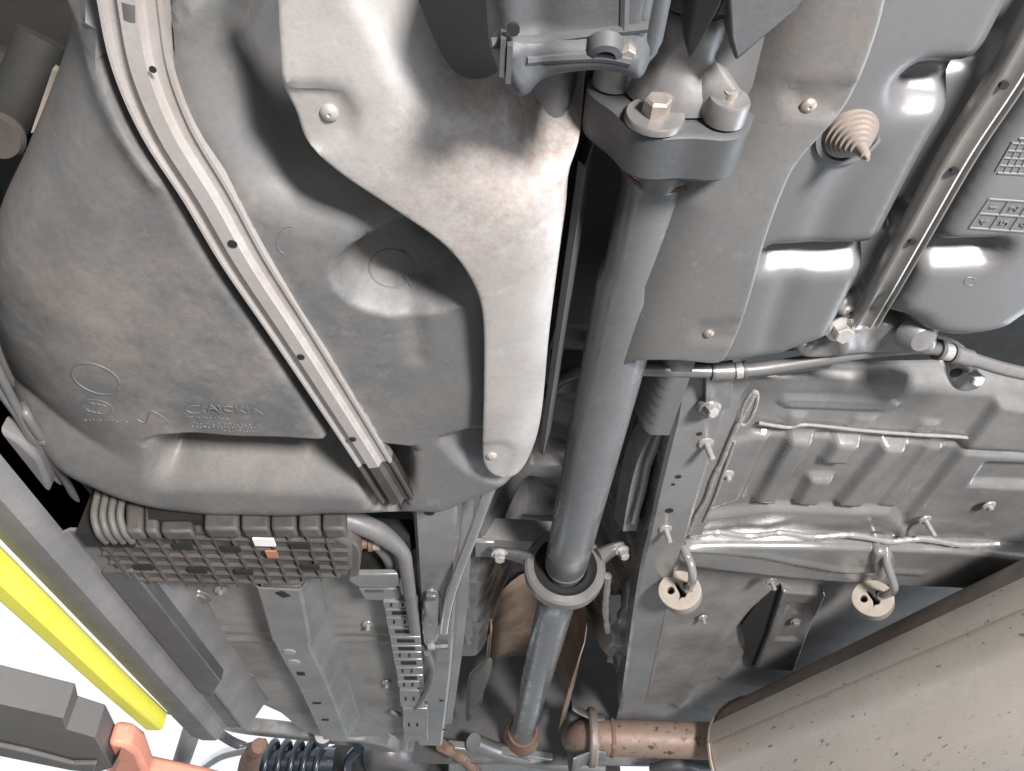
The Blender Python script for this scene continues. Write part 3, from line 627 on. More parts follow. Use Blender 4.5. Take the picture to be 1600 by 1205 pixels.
# ================================================================== gearbox
gb = thing('gearbox', 'cast grey gearbox end housing at the top, above the flexible coupling', 'gearbox', P(950, 40, 0.36))
hg = field(0.345, lambda x, y: -0.006*sm(P(900, 62, .345)[1], P(900, 72, .345)[1], y) , groove([(800, -60), (802, 40), (806, 110)], .345, -0.003, 0.006), groove([(835, -60), (840, 100)], .345, 0.003, 0.008),
           groove([(770, 68), (850, 66), (1010, 50)], .345, -0.002, 0.002))
sheet('housing', hg, [(757, -140), (760, 0), (764, 60), (776, 95), (792, 126), (808, 134), (828, 132), (846, 112), (872, 101), (930, 95), (968, 102), (992, 110), (1008, 98), (1015, 75), (1020, 0), (1024, -140)], M['cast'], gb, step=0.005, edge=(0.010, 0.020), skirt=0.14)
sheet('cover_flange', field(0.362), [(800, -100), (810, 70), (880, 90), (960, 100), (1012, 94), (1030, 60), (1030, -100)], M['cast'], gb, step=0.01, edge=(0.006, 0.01), skirt=0.05)
for u, v, rr, ln in [(985, 72, .0085, .055), (1017, 68, .006, .06)]:
    c = P(u, v, 0.350); lathe('boss', c + np.array([0, -ln, 0.004]), (0, 1, 0), [(0, rr), (ln, rr), (ln+.006, rr*.7), (ln+.007, .0001)], M['cast'], gb, seg=20)
hexbolt('bolt', P(980, 80, 0.343), (0, 0.2, -1), 0.004, 0.004, M['bolt'], gb)
lathe('pin', P(802, 44, 0.338), (0, 0, -1), [(0, .003), (.002, .003), (.002, .0001)], M['black'], gb, seg=10)
for q in ([(768, 70), (800, 66), (850, 64), (940, 52), (1012, 44)], [(975, 48), (978, -80)], [(820, 96), (870, 92), (940, 90), (985, 98)]):
    tube('casting_ridge', [on(hg, u, v, -0.0012) for u, v in catmull(q, 6)], 0.0026, M['cast'], gb, seg=8, smooth=0)
for u, v in ((785, 100), (795, 110)):
    box('fin', on(hg, u, v) + np.array([0, -0.004, 0.010]), (0.0025, 0.018, 0.026), M['cast'], gb)
lathe('boss', P(945, 80, 0.341), (0, 0.5, -1), [(-.004, .009), (.003, .008), (.004, .005), (.001, .0045), (.001, .0001)], M['cast'], gb, seg=20)
AX0 = np.array([0.1145, 0.0, 0.438]); AX = np.array([0.006, 1.0, 0.028]); AX /= np.linalg.norm(AX)
def axp(y): return AX0 + AX*(y/AX[1])
lathe('tail_housing', axp(0.02), AX, [(0, .040), (0.085, .040), (0.09, .030), (0.13, .027), (0.138, .029), (0.160, .029), (0.162, .026), (0.170, .026), (0.172, .022), (0.178, .0001)], M['cast'], gb, seg=40)
for a0, s in ((-0.9, 1), (0.15, 1)):   # webs round the tail
    d = np.array([math.sin(a0), 0, -math.cos(a0)]); q = axp(0.06)
    n = np.cross(d, AX)*0.003
    prism('web', [q + d*0.03 - n, q + d*0.085 - n, q + d*0.085 + AX*0.03 - n, q + d*0.034 + AX*0.125 - n], 2*n, M['cast'], gb, bevel=0.001)
tr = np.array([0.12, 0.02, 0.36]); 
prism('web', [P(1135, -60, .40), P(1300, -60, .41), P(1242, 12, .40), P(1150, 98, .40), P(1140, 60, .40)], (0, 0, 0.02), M['cast'], gb, bevel=0.002)
prism('web', [P(1100, -60, .375), P(1140, -60, .375), P(1126, 10, .375), P(1078, 97, .40), P(1074, 60, .40)], (0, 0, 0.05), M['cast'], gb, bevel=0.002)

# ================================================================== coupling, shaft, centre bearing
cpl = thing('shaft_coupling', 'round flexible coupling with hex bolts joining gearbox output to propeller shaft', 'coupling', axp(0.27))
yc = 0.250
lob = lambda a: 1.0 + 0.06*math.cos(6*(a + math.radians(2))) 
lathe('rubber_disc', axp(yc), AX, [(-.004, .020), (-.004, .050), (-.002, .0535), (.026, .0535), (.030, .050), (.030, .020)], M['cast'], cpl, seg=72, lobes=lob)
lathe('hub', axp(yc-0.056), AX, [(0, .020), (.004, .022), (.012, .0225), (.022, .021), (.030, .025), (.040, .034), (.050, .036), (.053, .030), (.054, .0001)], M['steel'], cpl, seg=40)
e1 = np.cross(AX, [0, 0, 1]); e1 /= np.linalg.norm(e1); e2 = np.cross(e1, AX)      # e1: right in the photo, e2: up
def around(ang, r, y): return axp(y) + (e1*math.cos(math.radians(ang)) + e2*math.sin(math.radians(ang)))*r
for k in range(3):       # gearbox side arms on alternate holes
    a = -58 + 120*k
    A = around(a, 0.012, yc-0.022); B = around(a, 0.037, yc-0.006)
    tube('arm', [around(a, 0.010, yc-0.020), around(a, 0.024, yc-0.0155), around(a, 0.036, yc-0.013), around(a, 0.0415, yc-0.0125)], [0.0165, 0.0150, 0.0135, 0.0128], M['steel'], cpl, seg=22, smooth=5, squash=0.8)
    lathe('arm_eye', around(a, 0.0415, yc-0.020), AX, [(0, .006), (0, .0115), (.002, .0125), (.014, .0125), (.015, .006)], M['steel'], cpl, seg=24)
    lathe('pin', around(a, 0.0415, yc-0.024), AX, [(0, .0001), (0, .0042), (.008, .0046)], M['bolt'], cpl, seg=16)
for k in range(3):       # bolts into the shaft flange
    a = -118 + 120*k
    lathe('seat_washer', around(a, 0.041, yc-0.0085), AX, [(0, .004), (0, .0170), (.0012, .0178), (.0044, .0178), (.0045, .004)], M['steel'], cpl, seg=28)
    hexbolt('bolt', around(a, 0.041, yc-0.008), -AX, 0.0082, 0.0105, M['bolt'] if k != 1 else M['rust'], cpl)
sha = thing('propeller_shaft', 'long grey tubular propeller shaft running from coupling down through centre bearing', 'propeller shaft', axp(0.6))
lathe('flange', axp(yc+0.027), AX, [(0, .034), (.004, .036), (.010, .030), (.018, .026), (.030, .0255), (.030, .001)], M['steel'], sha, seg=40, lobes=lambda a: 1 + 0.16*math.cos(3*a + 1.0))
YB = PY(886, 872, 0.95)
yb = 0.955
tube_part = lathe('tube', axp(yc+0.05), AX, [(0, .0245), (.002, .0262), (.004, .0245), (0.095, .0248), (0.11, .0284), (yb-yc-0.075, .0282), (yb-yc-0.066, .0262), (yb-yc-0.06, .0250), (yb-yc-0.035, .0250), (yb-yc-0.03, .021), (yb-yc-0.02, .001)], M['shaft'], sha, seg=48)
lathe('weld_ring', axp(yc+0.053), AX, [(0, .0266), (.0015, .0282), (.003, .0266)], M['rust'], sha, seg=40)
# wrapped tape patch
yt = 0.420
lathe('tape_label', axp(yt), AX, [(0, .0282), (0, .0304), (.034, .0304), (.034, .0282)], M['strap'], sha, seg=12, arc=(math.radians(18), math.radians(78)), angle=60)
# centre bearing
cbear = thing('centre_bearing', 'grey ring shaped centre bearing bracket with bolted arms around the propeller shaft', 'bearing', axp(yb))
for k, (a_, b_) in enumerate([(0.0, 0.016)]):
    lathe('ring', axp(yb-0.012), AX, [(0, .0425), (0.0, .051), (.003, .0545), (.018, .0545), (.022, .051), (.022, .0425), (0, .0425)], M['steel'], cbear, seg=56)
lathe('rubber_boot', axp(yb-0.010), AX, [(0, .0427), (.004, .036), (.002, .030), (.010, .026), (.014, .022)], M['black'], cbear, seg=48, cap=False)
lathe('dust_collar', axp(yb-0.034), AX, [(0, .022), (.003, .0280), (.008, .0282), (.010, .0255), (.015, .0255), (.017, .0275), (.021, .0275), (.024, .022)], M['steel'], cbear, seg=44)
lathe('rear_collar', axp(yb+0.012), AX, [(0, .040), (.012, .039), (.014, .034), (.03, .033), (.032, .030), (.045, .0295)], M['steel'], cbear, seg=44)
rc = axp(yb)
tube('arm', [rc + np.array([0.044, 0, 0.016]), rc + np.array([0.066, 0, 0.030]), rc + np.array([0.082, 0, 0.036])], [0.024, 0.016, 0.013], M['steel'], cbear, seg=16, squash=0.5)
tube('arm', [rc + np.array([-0.044, 0, 0.014]), rc + np.array([-0.068, 0, 0.020]), rc + np.array([-0.098, 0, 0.024])], [0.016, 0.012, 0.010], M['paintd'], cbear, seg=16, squash=0.6)
hexbolt('bolt', rc + np.array([0.080, -0.006, 0.028]), (0.2, -0.2, -1), 0.0065, 0.012, M['bright'], cbear, washer=1)
hexbolt('bolt', rc + np.array([-0.088, -0.006, 0.018]), (0.0, -0.2, -1), 0.0075, 0.010, M['bright'], cbear, washer=1)
# rear shaft
AR = P(816, 1148, 0.50) - axp(yb+0.03); AR /= np.linalg.norm(AR)
LR = np.linalg.norm(P(816, 1148, 0.50) - axp(yb+0.03))
lathe('tube', axp(yb+0.03), AR, [(0, .001), (0, .030), (.03, .0295), (.034, .0275), (0.10, .0275), (LR*.55, .0275), (LR*.6, .0265), (LR-.06, .0262), (LR-.02, .030), (LR, .030)], M['shaft'], sha, seg=44)
lathe('joint', axp(yb+0.03) + AR*LR, AR, [(-0.03, .034), (.01, .040), (.03, .042), (.05, .036), (.08, .018), (.10, .0001)], M['rust'], sha, seg=30)

# ================================================================== brake cable along the cross member
cab = thing('brake_cable', 'grey sheathed cable clipped along the cross member under the right tank', 'cable', P(1300, 560, 0.455))
CP = [(850, 628), (862, 606), (892, 585), (940, 576), (1000, 577), (1060, 579), (1130, 580), (1180, 577), (1230, 570), (1290, 560), (1350, 550), (1410, 544), (1450, 543), (1478, 550), (1520, 562), (1570, 577), (1640, 592)]
tube('sheath', [P(u, v, 0.455 + (0.03 if u < 900 else 0)) for u, v in CP], 0.0063, M['steel'], cab, seg=16, smooth=6)
def ferrule(a, b, r, mat): 
    A, B = P(*a, 0.455), P(*b, 0.455); d = B - A; L = np.linalg.norm(d)
    lathe('ferrule', A, d, [(0, .006), (0, r), (L, r), (L, .006)], mat, cab, seg=20)
ferrule((1115, 580.5), (1145, 579.5), 0.0085, M['steel']); ferrule((1145, 579.5), (1149, 579.5), 0.0072, M['rubber']); ferrule((1149, 579.5), (1161, 578.5), 0.0078, M['bright']); ferrule((1161, 578.5), (1166, 578), 0.0088, M['paintd']); ferrule((1111, 580.5), (1115, 580.5), 0.0088, M['paintd'])
ferrule((1464, 546), (1469, 547), 0.0095, M['paintd']); ferrule((1471, 548), (1483, 551), 0.0080, M['bright']); ferrule((1484, 552), (1488, 553), 0.0092, M['paintd']); ferrule((1489, 553), (1515, 560.5), 0.0080, M['steel'])
cl1 = thing('cable_clip', 'small grey cable clip with hex bolt on the right frame rail', 'clip', P(1115, 630, 0.46), 'cable clips')
sweep('bracket', [P(1125, 584, .452), P(1124, 605, .458), P(1122, 640, .463)], strip_thick([(-.013, 0.002), (-.012, 0), (.012, 0), (.013, 0.002)], .002), M['paint'], cl1, closed=True)
lathe('collar', P(1108, 638, .462), (0.1, -0.2, -1), [(-.004, .012), (.003, .0115), (.006, .009), (.006, .0001)], M['paint'], cl1, seg=24)
hexbolt('bolt', P(1109, 638, .456), (0.3, -0.3, -1), 0.0062, 0.009, M['bright'], cl1)
cl2 = thing('cable_clip', 'rounded pressed cable clip with bolt at the far right end of the cable', 'clip', P(1515, 585, 0.47), 'cable clips')
sheet('bracket', field(0.470), [(1480, 560), (1510, 568), (1532, 585), (1530, 600), (1500, 607), (1482, 595)], M['paint'], cl2, step=.006, edge=(.004, .006), skirt=.03)
hexbolt('bolt', P(1519, 587, .466), (0.2, -0.3, -1), 0.0068, 0.010, M['bright'], cl2)
lathe('hole', P(1494, 583, .4695), (0, 0, -1), [(0, .006), (.0005, .006), (.0005, .0001)], M['black'], cl2, seg=14)

# ================================================================== charcoal canister
rcn = 0.400
can = thing('charcoal_canister', 'ribbed dusty black plastic canister box under the left tank edge', 'canister', P(340, 860, rcn))
poly = [(136, 838), (215, 834), (306, 830), (400, 826), (470, 829), (520, 838), (550, 852), (551, 892), (516, 905), (440, 911), (344, 917), (226, 908), (180, 892)]
cbody = prism('casing', [P(u, v, rcn) for u, v in poly], (0, 0, 0.13), M['canister'], can, bevel=0.005)
cpoly = pxy(poly, rcn)
x0, x1 = cpoly[:, 0].min(), cpoly[:, 0].max(); y0, y1 = cpoly[:, 1].min(), cpoly[:, 1].max()
def clip_line(fixed, along_x):
    ts = np.linspace(x0 if along_x else y0, x1 if along_x else y1, 400)
    ins = inside(ts, np.full(400, fixed), cpoly) if along_x else inside(np.full(400, fixed), ts, cpoly)
    return (ts[ins].min()+.004, ts[ins].max()-.004) if ins.sum() > 10 else None
for k in range(13):
    x = x0 + 0.016 + k*(x1-x0-0.02)/13.0; s = clip_line(x, False)
    if s: box('rib', (x, sum(s)/2, rcn-0.001), (0.0022, s[1]-s[0], 0.008), M['canister'], can)
for k in range(6):
    y = y0 + 0.02 + k*(y1-y0-0.02)/6.0; s = clip_line(y, True)
    if s: box('rib', (sum(s)/2, y, rcn-0.0006), (s[1]-s[0], 0.0022, 0.0076), M['canister'], can)
for u, v in [(195, 850), (286, 854), (361, 858), (225, 886), (309, 891), (381, 894), (470, 852), (485, 886)]:
    box('slot', P(u, v, rcn-0.006), (0.020, 0.010, 0.003), M['black'], can)
box('sticker', P(413, 847, rcn-0.009), (0.022, 0.016, 0.002), M['white'], can); box('paint_mark', P(425, 866, rcn-0.009), (0.012, 0.015, 0.002), M['orangedot'], can)
for k in range(4):       # curved fins of the left end
    u = 148 + k*13.5
    tube('fin', [PY(u+18, 846, 0.755), PY(u+6, 832, .735), PY(u-1, 805, .725), PY(u+4, 775, .725), PY(u+14, 735, .73)], 0.0038, M['canrib'], can, seg=10)
box('end_block', PY(180, 800, 0.765), (0.05, 0.03, 0.07), M['black'], can)
for k, (u0_, u1_) in enumerate([(195, 222), (225, 246), (250, 300), (318, 372), (376, 420), (423, 462), (466, 500), (503, 540)]):    # front panels
    a, b, c_, d = PY(u0_, 831 - (k > 2)*4, .728), PY(u1_, 830 - (k > 2)*3, .728), PY(u1_, 780 if k != 2 else 812, .734), PY(u0_, 780 if k != 2 else 812, .734)
    prism('front_panel', [a, b, c_, d], (0, 0.02, 0), M['canister'], can, bevel=0.004)
prism('opening', [PY(232, 812, .730), PY(314, 812, .730), PY(314, 770, .734), PY(228, 770, .734)], (0, 0.01, 0), M['black'], can)
sweep('end_cap', [P(530, 836, .41), P(552, 848, .41), P(556, 870, .41), P(553, 894, .41)], [( -0.006, -.006), (.006, -.006), (.006, .05), (-.006, .05)], M['canister'], can, closed=True, bevel=.004)
a = P(549, 842, .43); lathe('nozzle', a, (1, 0.05, 0), [(0, .011), (.008, .011), (.009, .014), (.013, .014), (.014, .011), (.020, .011), (.021, .014), (.025, .014), (.026, .009), (.036, .009)], M['rust'], can, seg=20)
lathe('clamp', a + np.array([.026, 0.001, 0]), (1, .05, 0), [(0, .009), (0, .0125), (.008, .0125), (.008, .009)], M['hanger'], can, seg=20)
# hoses
def hose(label, px, rad, mat, cat='hose', group=None, name='hose', seg=14):
    pts = [P(*q) if len(q) == 3 else q for q in px]
    o = tube(name, pts, rad, mat, None, seg=seg, smooth=8); return tag(o, label, cat, group)
hose('grey flat hose sweeping from behind the tank down along the left rail', [(380, 790, .44), (450, 797, .435), (520, 806, .43), (580, 826, .425), (614, 848, .42), (630, 866, .417), (635, 890, .414), (640, 925, .412), (648, 985, .413)], [0.013, 0.013, .013, .012, .009, .0085, .008, .008], M['hose'])
hose('short grey hose bending down from the canister nozzle', [(580, 843, .430), (596, 856, .430), (610, 876, .43), (614, 900, .44)], 0.0085, M['hose'])
hose('shiny steel pipe descending from below the silver shield to the left rail', [(782, 728, .44), (770, 752, .442), (752, 800, .435), (735, 845, .43), (712, 905, .42), (700, 948, .415), (694, 985, .415)], 0.0068, M['chrome'], 'pipe', name='steel_pipe')
hose('thin black cable looping from the floor to the left rail', [(612, 1112, .44), (632, 1118, .43), (655, 1098, .42), (672, 1070, .415), (676, 1045, .415), (668, 1020, .415)], 0.0052, M['hose'], 'cable', name='cable')
# tubes left of the tank
lb = [('outer grey brake pipe curving past the left tank edge', [(-20, 575, .43), (0, 610, .43), (30, 652, .43), (48, 685, .43), (62, 712, .435), (90, 755, .44), (118, 800, .45), (135, 850, .455)], .0042),
      ('middle grey brake pipe curving past the left tank edge', [(-20, 545, .43), (0, 585, .43), (28, 640, .43), (50, 682, .43), (75, 712, .435), (105, 755, .44), (128, 805, .45), (145, 850, .455)], .0042),
      ('inner grey brake pipe hugging the left tank edge', [(36, 634, .44), (42, 648, .43), (58, 675, .43), (80, 700, .435), (110, 730, .44), (140, 760, .45), (160, 790, .46)], .0045),
      ('brown pipe hugging the upper left tank edge', [(-25, 500, .47), (0, 545, .47), (22, 590, .47), (44, 632, .47), (70, 670, .475), (96, 700, .48)], .0072)]
for l, q, rd in lb: hose(l, q, rd, M['hose'], 'pipe', 'pipes beside the left tank', name='brake_pipe')
pc = thing('pipe_clamp', 'small grey clamp plate holding the pipes at the left tank edge', 'clamp', P(65, 688, .44))
box('plate', P(66, 689, .436), (0.050, 0.016, 0.010), M['hose'], pc, bevel=.002); hexbolt('bolt', P(66, 689, .430), (0, 0, -1), .004, .003, M['bolt'], pc)
# perforated cable bracket ladder
lad = thing('slotted_bracket', 'perforated grey bracket ladder beside the left frame rail', 'bracket', P(630, 1040, .49))
px_rows = [(598, 652, 941, 951, 0), (601, 652, 953, 964, 1), (603, 654, 966, 979, 0), (606, 655, 981, 994, 1), (609, 657, 996, 1008, 1), (611, 658, 1010, 1018, 1), (613, 659, 1020, 1029, 0), (615, 660, 1031, 1042, 1), (618, 661, 1044, 1054, 0), (620, 661, 1056, 1064, 1), (621, 661, 1066, 1075, 0), (624, 662, 1080, 1105, 0), (629, 668, 1108, 1158, 0)]
for u0_, u1_, v0_, v1_, kd in px_rows:
    pl = plate('rung', [(u0_, v0_), (u1_, v0_), (u1_+1, v1_), (u0_+2, v1_)], .418, .010, M['paint'], lad, bevel=.0015)
    vm = (v0_+v1_)/2
    if kd: plate('slot', [(u0_+11, vm-2.4), (u1_-10, vm-2.4), (u1_-9, vm+2.4), (u0_+12, vm+2.4)], .4173, .0006, M['black'], pl)
    else:
        for f in (0.22, 0.55):
            uu = u0_ + (u1_-u0_)*f; plate('slot', [(uu, vm-2.5), (uu+3, vm-2.5), (uu+3, vm+2.5), (uu, vm+2.5)], .4173, .0006, M['black'], pl)
plate('backing', [(600, 940), (650, 940), (668, 1155), (632, 1155)], .430, .01, M['paintd'], lad)
brp = thing('mounting_plate', 'grey mounting plate with slots above the slotted bracket ladder', 'plate', P(588, 910, .485))
plate('plate', [(546, 898), (622, 898), (624, 915), (618, 920), (560, 918), (545, 908)], .412, .008, M['paint'], brp, bevel=.002)
plate('tab', [(560, 921), (624, 921), (628, 940), (570, 938)], .422, .006, M['paint'], brp, bevel=.002)
plate('slot', [(570, 922), (600, 922), (599, 926), (571, 926)], .4215, .0006, M['paintd'], brp)
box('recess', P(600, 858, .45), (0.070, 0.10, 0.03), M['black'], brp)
# latch clips on the left rail
for lab, u, v in [('clip', 674, 925), ('clip', 672, 1012)]:
    o = thing('rail_clip', 'upper pale plastic clip on the left frame rail' if v < 1000 else 'lower dark plastic clip on the left frame rail', 'clip', P(u, v, .42))
    if v < 1000:
        sheet('cover', field(.418, groove([(662, 940), (680, 975)], .418, -.004, .006)), [(664, 925), (680, 922), (690, 940), (688, 985), (675, 1000), (662, 998), (658, 955)], M['paint'], o, step=.006, edge=(.006, .012), skirt=.02)
        box('latch', P(674, 932, .414), (.014, .014, .008), M['paintd'], o, bevel=.002)
    else:
        tube('bar', [P(652, 1012, .424), P(672, 1011, .422), P(700, 1009, .424)], .006, M['paintd'], o, seg=8); hexbolt('bolt', P(674, 1008, .418), (0, 0, -1), .006, .006, M['bright'], o)
        tube('bar', [P(658, 1062, .42), P(657, 1090, .42)], .003, M['paintd'], o, seg=8)

# ================================================================== rear: tunnel shield, exhaust, hangers
ts = thing('tunnel_shield', 'heat stained tan shield folded around the rear propeller shaft', 'heat shield', P(830, 1050, .55))
def arch(name, y0, y1, cx, R, a0, a1, mat, par, flare=0.0, zc=0.53, n=10):
    V = []; Fc = []; m = 16
    for i in range(n):
        y = y0 + (y1-y0)*i/(n-1)
        for k in range(m):
            a = math.radians(a0 + (a1-a0)*k/(m-1)); rr_ = R*(1+flare*i/(n-1)) + 0.0025*math.sin(5*a+9*y)
            V.append((cx + rr_*math.cos(a), y, zc + rr_*math.sin(a)*1.1))
    for i in range(n-1):
        for k in range(m-1): Fc.append((i*m+k, i*m+k+1, (i+1)*m+k+1, (i+1)*m+k))
    o = mesh(name, V, Fc, mat, par, angle=60); md = o.modifiers.new('thick', 'SOLIDIFY'); md.thickness = .003; return o
arch('panel', 1.33, 1.78, 0.118, 0.088, -38, 188, M['tan'], ts, 0.1, 0.545)
sheet('flap', field(lambda x, y: 0.50 + 0.4*np.abs(x-0.03)), [(768, 1030), (764, 1060), (738, 1120), (728, 1122), (732, 1062), (745, 1045)], M['shield2'], ts, step=.01, skirt=.003)
ep = thing('exhaust_pipe', 'rust speckled exhaust pipe entering the muffler at bottom right', 'exhaust pipe', P(1000, 1155, .42))
A = P(922, 1152, .46); B = P(1120, 1158, .455); B2 = P(1200, 1160, .455)
tube('pipe', [A + np.array([-.012, .12, .03]), A + np.array([-.012, .05, .012]), A + np.array([0.004, .012, .004]), A + np.array([.035, 0, 0]), (A+B)/2, B, B2], 0.037, M['pipe'], ep, seg=36, smooth=8)
lathe('weld_ring', A + np.array([.046, 0, 0]), B - A, [(-.006, .037), (-.002, .0405), (.002, .0405), (.006, .037)], M['rust'], ep, seg=32)
lathe('flange', A + np.array([.0, 0, 0]), B - A, [(-.006, .037), (-.006, .056), (-.002, .060), (.008, .060), (.012, .056), (.012, .037)], M['muffler2'], ep, seg=40, cap=False)
cs_ = thing('pipe_shield', 'pale silver curved shield wrapping the left end of the rusty exhaust pipe', 'heat shield', A)
wrap = lathe('wrap', A + np.array([.004, 0, 0]), B - A, [(-.046, .074), (-.034, .064), (-.014, .053), (.010, .047), (.024, .048)], M['shield2'], cs_, seg=40, arc=(math.radians(48), math.radians(330)), angle=70)
md = wrap.modifiers.new('thick', 'SOLIDIFY'); md.thickness = .003
# muffler
muf = thing('muffler', 'large tan stained oval muffler with folded seam at bottom right', 'muffler', P(1450, 1100, .32))
E0 = P(1222, 1186, .405); E1 = P(1720, 1015, .365); E1 = E0 + (E1 - E0)*1.12; ax = E1 - E0; Lm = np.linalg.norm(ax); ax /= Lm
sx = np.cross(ax, [0, 0, 1]); sx /= np.linalg.norm(sx); sz = np.cross(sx, ax)
def msec(a, hw=0.160, hh=0.122, e=2.3):
    c, s = math.cos(a), math.sin(a); return (hw*math.copysign(abs(c)**(2/e), c), hh*math.copysign(abs(s)**(2/e), s))
def mshell(name, a0, a1, t0, t1, off, mat, par, n=26, m=44):
    V = []; Fc = []
    for i in range(n):
        t = t0 + (t1-t0)*i/(n-1)
        for k in range(m+1):
            a = math.radians(a0 + (a1-a0)*k/m); p_, q_ = msec(a); L_ = math.hypot(p_, q_)
            f = 1 + off/L_; V.append(E0 + ax*t + sx*p_*f + sz*q_*f)
    for i in range(n-1):
        for k in range(m): Fc.append((i*(m+1)+k, i*(m+1)+k+1, (i+1)*(m+1)+k+1, (i+1)*(m+1)+k))
    return mesh(name, V, Fc, mat, par)
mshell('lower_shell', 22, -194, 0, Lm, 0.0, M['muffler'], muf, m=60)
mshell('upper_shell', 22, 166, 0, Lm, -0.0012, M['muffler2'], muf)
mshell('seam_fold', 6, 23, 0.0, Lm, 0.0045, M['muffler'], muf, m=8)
def mring(name, t, off0, off1, th, mat):
    V = []; Fc = []; m = 72; prof_ = [(0, off0), (0, off1), (th, off1), (th, off0)]
    for k in range(m):
        a = 2*math.pi*k/m; p_, q_ = msec(a); L_ = math.hypot(p_, q_)
        for (s, o_) in prof_: V.append(E0 + ax*(t+s) + sx*p_*(1+o_/L_) + sz*q_*(1+o_/L_))
    for k in range(m):
        for j in range(4): Fc.append((k*4+j, k*4+(j+1) % 4, ((k+1) % m)*4+(j+1) % 4, ((k+1) % m)*4+j))
    return mesh(name, V, Fc, mat, muf)
mring('rim', -0.006, -0.02, 0.005, 0.007, M['muffler'])
mring('rim_joint', 0.0005, -0.01, 0.0022, 0.004, M['rust'])
prism('end_cap', [E0 + sx*msec(a)[0] + sz*msec(a)[1] for a in np.linspace(0, 2*math.pi, 48, endpoint=False)], -ax*0.004, M['muffler'], muf)

# rubber hangers
def hanger(u, v, r, label, rod):
    t_ = thing('rubber_hanger', label, 'rubber hanger', P(u, v, r), 'muffler hangers')
    c = P(u, v, r); n_ = -c/np.linalg.norm(c); n_ = n_*0.62 + np.array([-0.25, -0.55, 0.25])*0.38; n_ /= np.linalg.norm(n_)
    e1_ = np.cross([0, 0, 1.], n_); e1_ = -e1_/np.linalg.norm(e1_); e1_ = e1_ if e1_[0] > 0 else -e1_; e2_ = np.cross(n_, e1_); e2_ = e2_ if e2_[1] < 0 or e2_[2] > 0 else -e2_
    R_ = 0.028
    out = [(R_*math.cos(a)*(1+0.04*math.cos(2*a)), R_*math.sin(a)*0.96) for a in np.linspace(0, 2*math.pi, 48, endpoint=False)]
    circ = [(-0.012 + 0.0052*math.cos(a), 0.001 + 0.0052*math.sin(a)) for a in np.linspace(0, 2*math.pi, 16, endpoint=False)]
    s1 = [(-0.006, 0.012), (-0.001, 0.011), (0.003, 0.003), (0.009, -0.006), (0.006, -0.010), (0.000, -0.010), (-0.002, -0.012), (-0.001, -0.004), (-0.004, 0.005)]
    s2 = [(0.007, 0.010), (0.011, 0.008), (0.012, 0.002), (0.018, 0.001), (0.016, -0.004), (0.010, -0.003), (0.006, 0.004)]
    A_ = list(out); ed = [(i, (i+1) % 48) for i in range(48)]
    for q in (circ, s1, s2):
        n0 = len(A_); A_ += q; ed += [(n0+i, n0+(i+1) % len(q)) for i in range(len(q))]
    res = delaunay_2d_cdt([Vector(p_) for p_ in A_], ed, [], 1, 1e-7)
    V2 = np.array([(p_.x, p_.y) for p_ in res[0]]); T = []
    for f in res[2]:
        m_ = V2[list(f)].mean(0)
        if not any(inside(m_[0:1], m_[1:2], np.array(q))[0] for q in (circ, s1, s2)): T.append(tuple(f))
    th = 0.032; Vf = [c + e1_*a + e2_*b + n_*th/2 for a, b in V2]; Vb = [q - n_*th for q in Vf]; n0 = len(Vf)
    cnt = set()
    for t in T:
        for i in range(3): cnt.add((t[i], t[(i+1) % 3]))
    Fc = list(T) + [tuple(n0+i for i in t[::-1]) for t in T] + [(b, a, n0+a, n0+b) for a, b in cnt if (b, a) not in cnt]
    mesh('ring', np.array(Vf+Vb), Fc, M['hanger'], t_, bevel=0.004)
    prism('back', [c - n_*th*0.5 + e1_*0.02*math.cos(a) + e2_*0.02*math.sin(a) for a in np.linspace(0, 2*math.pi, 20, endpoint=False)], -n_*0.002, M['rubber'], t_)
    tube('hook', [P(*q) for q in rod] + [c + e1_*0.012 + e2_*0.002 + n_*0.004, c + e1_*0.012 + e2_*0.001 + n_*0.018], 0.0058, M['paint'], t_, seg=14, smooth=6)
hanger(1063, 926, .452, 'round beige rubber hanger hooked below the right frame rail', [(1066, 850, .475), (1073, 868, .465), (1080, 885, .452), (1082, 905, .442)])
hanger(1364, 938, .475, 'round beige rubber hanger right above the muffler edge', [(1384, 855, .50), (1386, 880, .482), (1394, 905, .468), (1396, 922, .462)])
sheet('hook_boss', field(.488), [(1362, 858), (1392, 858), (1396, 885), (1380, 897), (1366, 896)], M['paint'], body, step=.006, edge=(.006, .01), skirt=.02)

# ================================================================== far end: suspension and subframe
sub = thing('rear_subframe', 'grey curved subframe beam and tubes across the far bottom edge', 'subframe', P(560, 1165, .48))
sweep('beam', [P(u, v, .485) for u, v in [(268, 1112), (300, 1120), (370, 1142), (450, 1152), (520, 1160), (580, 1165), (615, 1180), (640, 1215)]], [(-.02, .03), (-.022, .0), (.016, .0), (.02, .03)], M['paint'], sub, closed=True, scale=[1.3, 1, .9, .9, 1, 1, 1.1], bevel=.004)
tube('tube', [P(u, v, .47) for u, v in [(740, 1160), (770, 1172), (810, 1182), (860, 1190), (940, 1200)]], 0.020, M['steel'], sub, seg=18)
plate('cross_plate', [(700, 1170), (800, 1180), (880, 1192), (880, 1230), (700, 1230)], .46, .02, M['paint'], sub, bevel=.004)
sheet('dome', field(.46), [(575, 1162), (620, 1158), (660, 1172), (672, 1200), (650, 1230), (590, 1230), (570, 1190)], M['steel'], sub, step=.012, edge=(.03, .05), skirt=.02)
tube('bush', [P(505, 1148, .47), P(505, 1156, .50)], .018, M['steel'], sub, seg=16)
tube('leg', [P(300, 1140, .44), P(292, 1165, .42), P(282, 1195, .41)], 0.018, M['sill'], sub, seg=14)
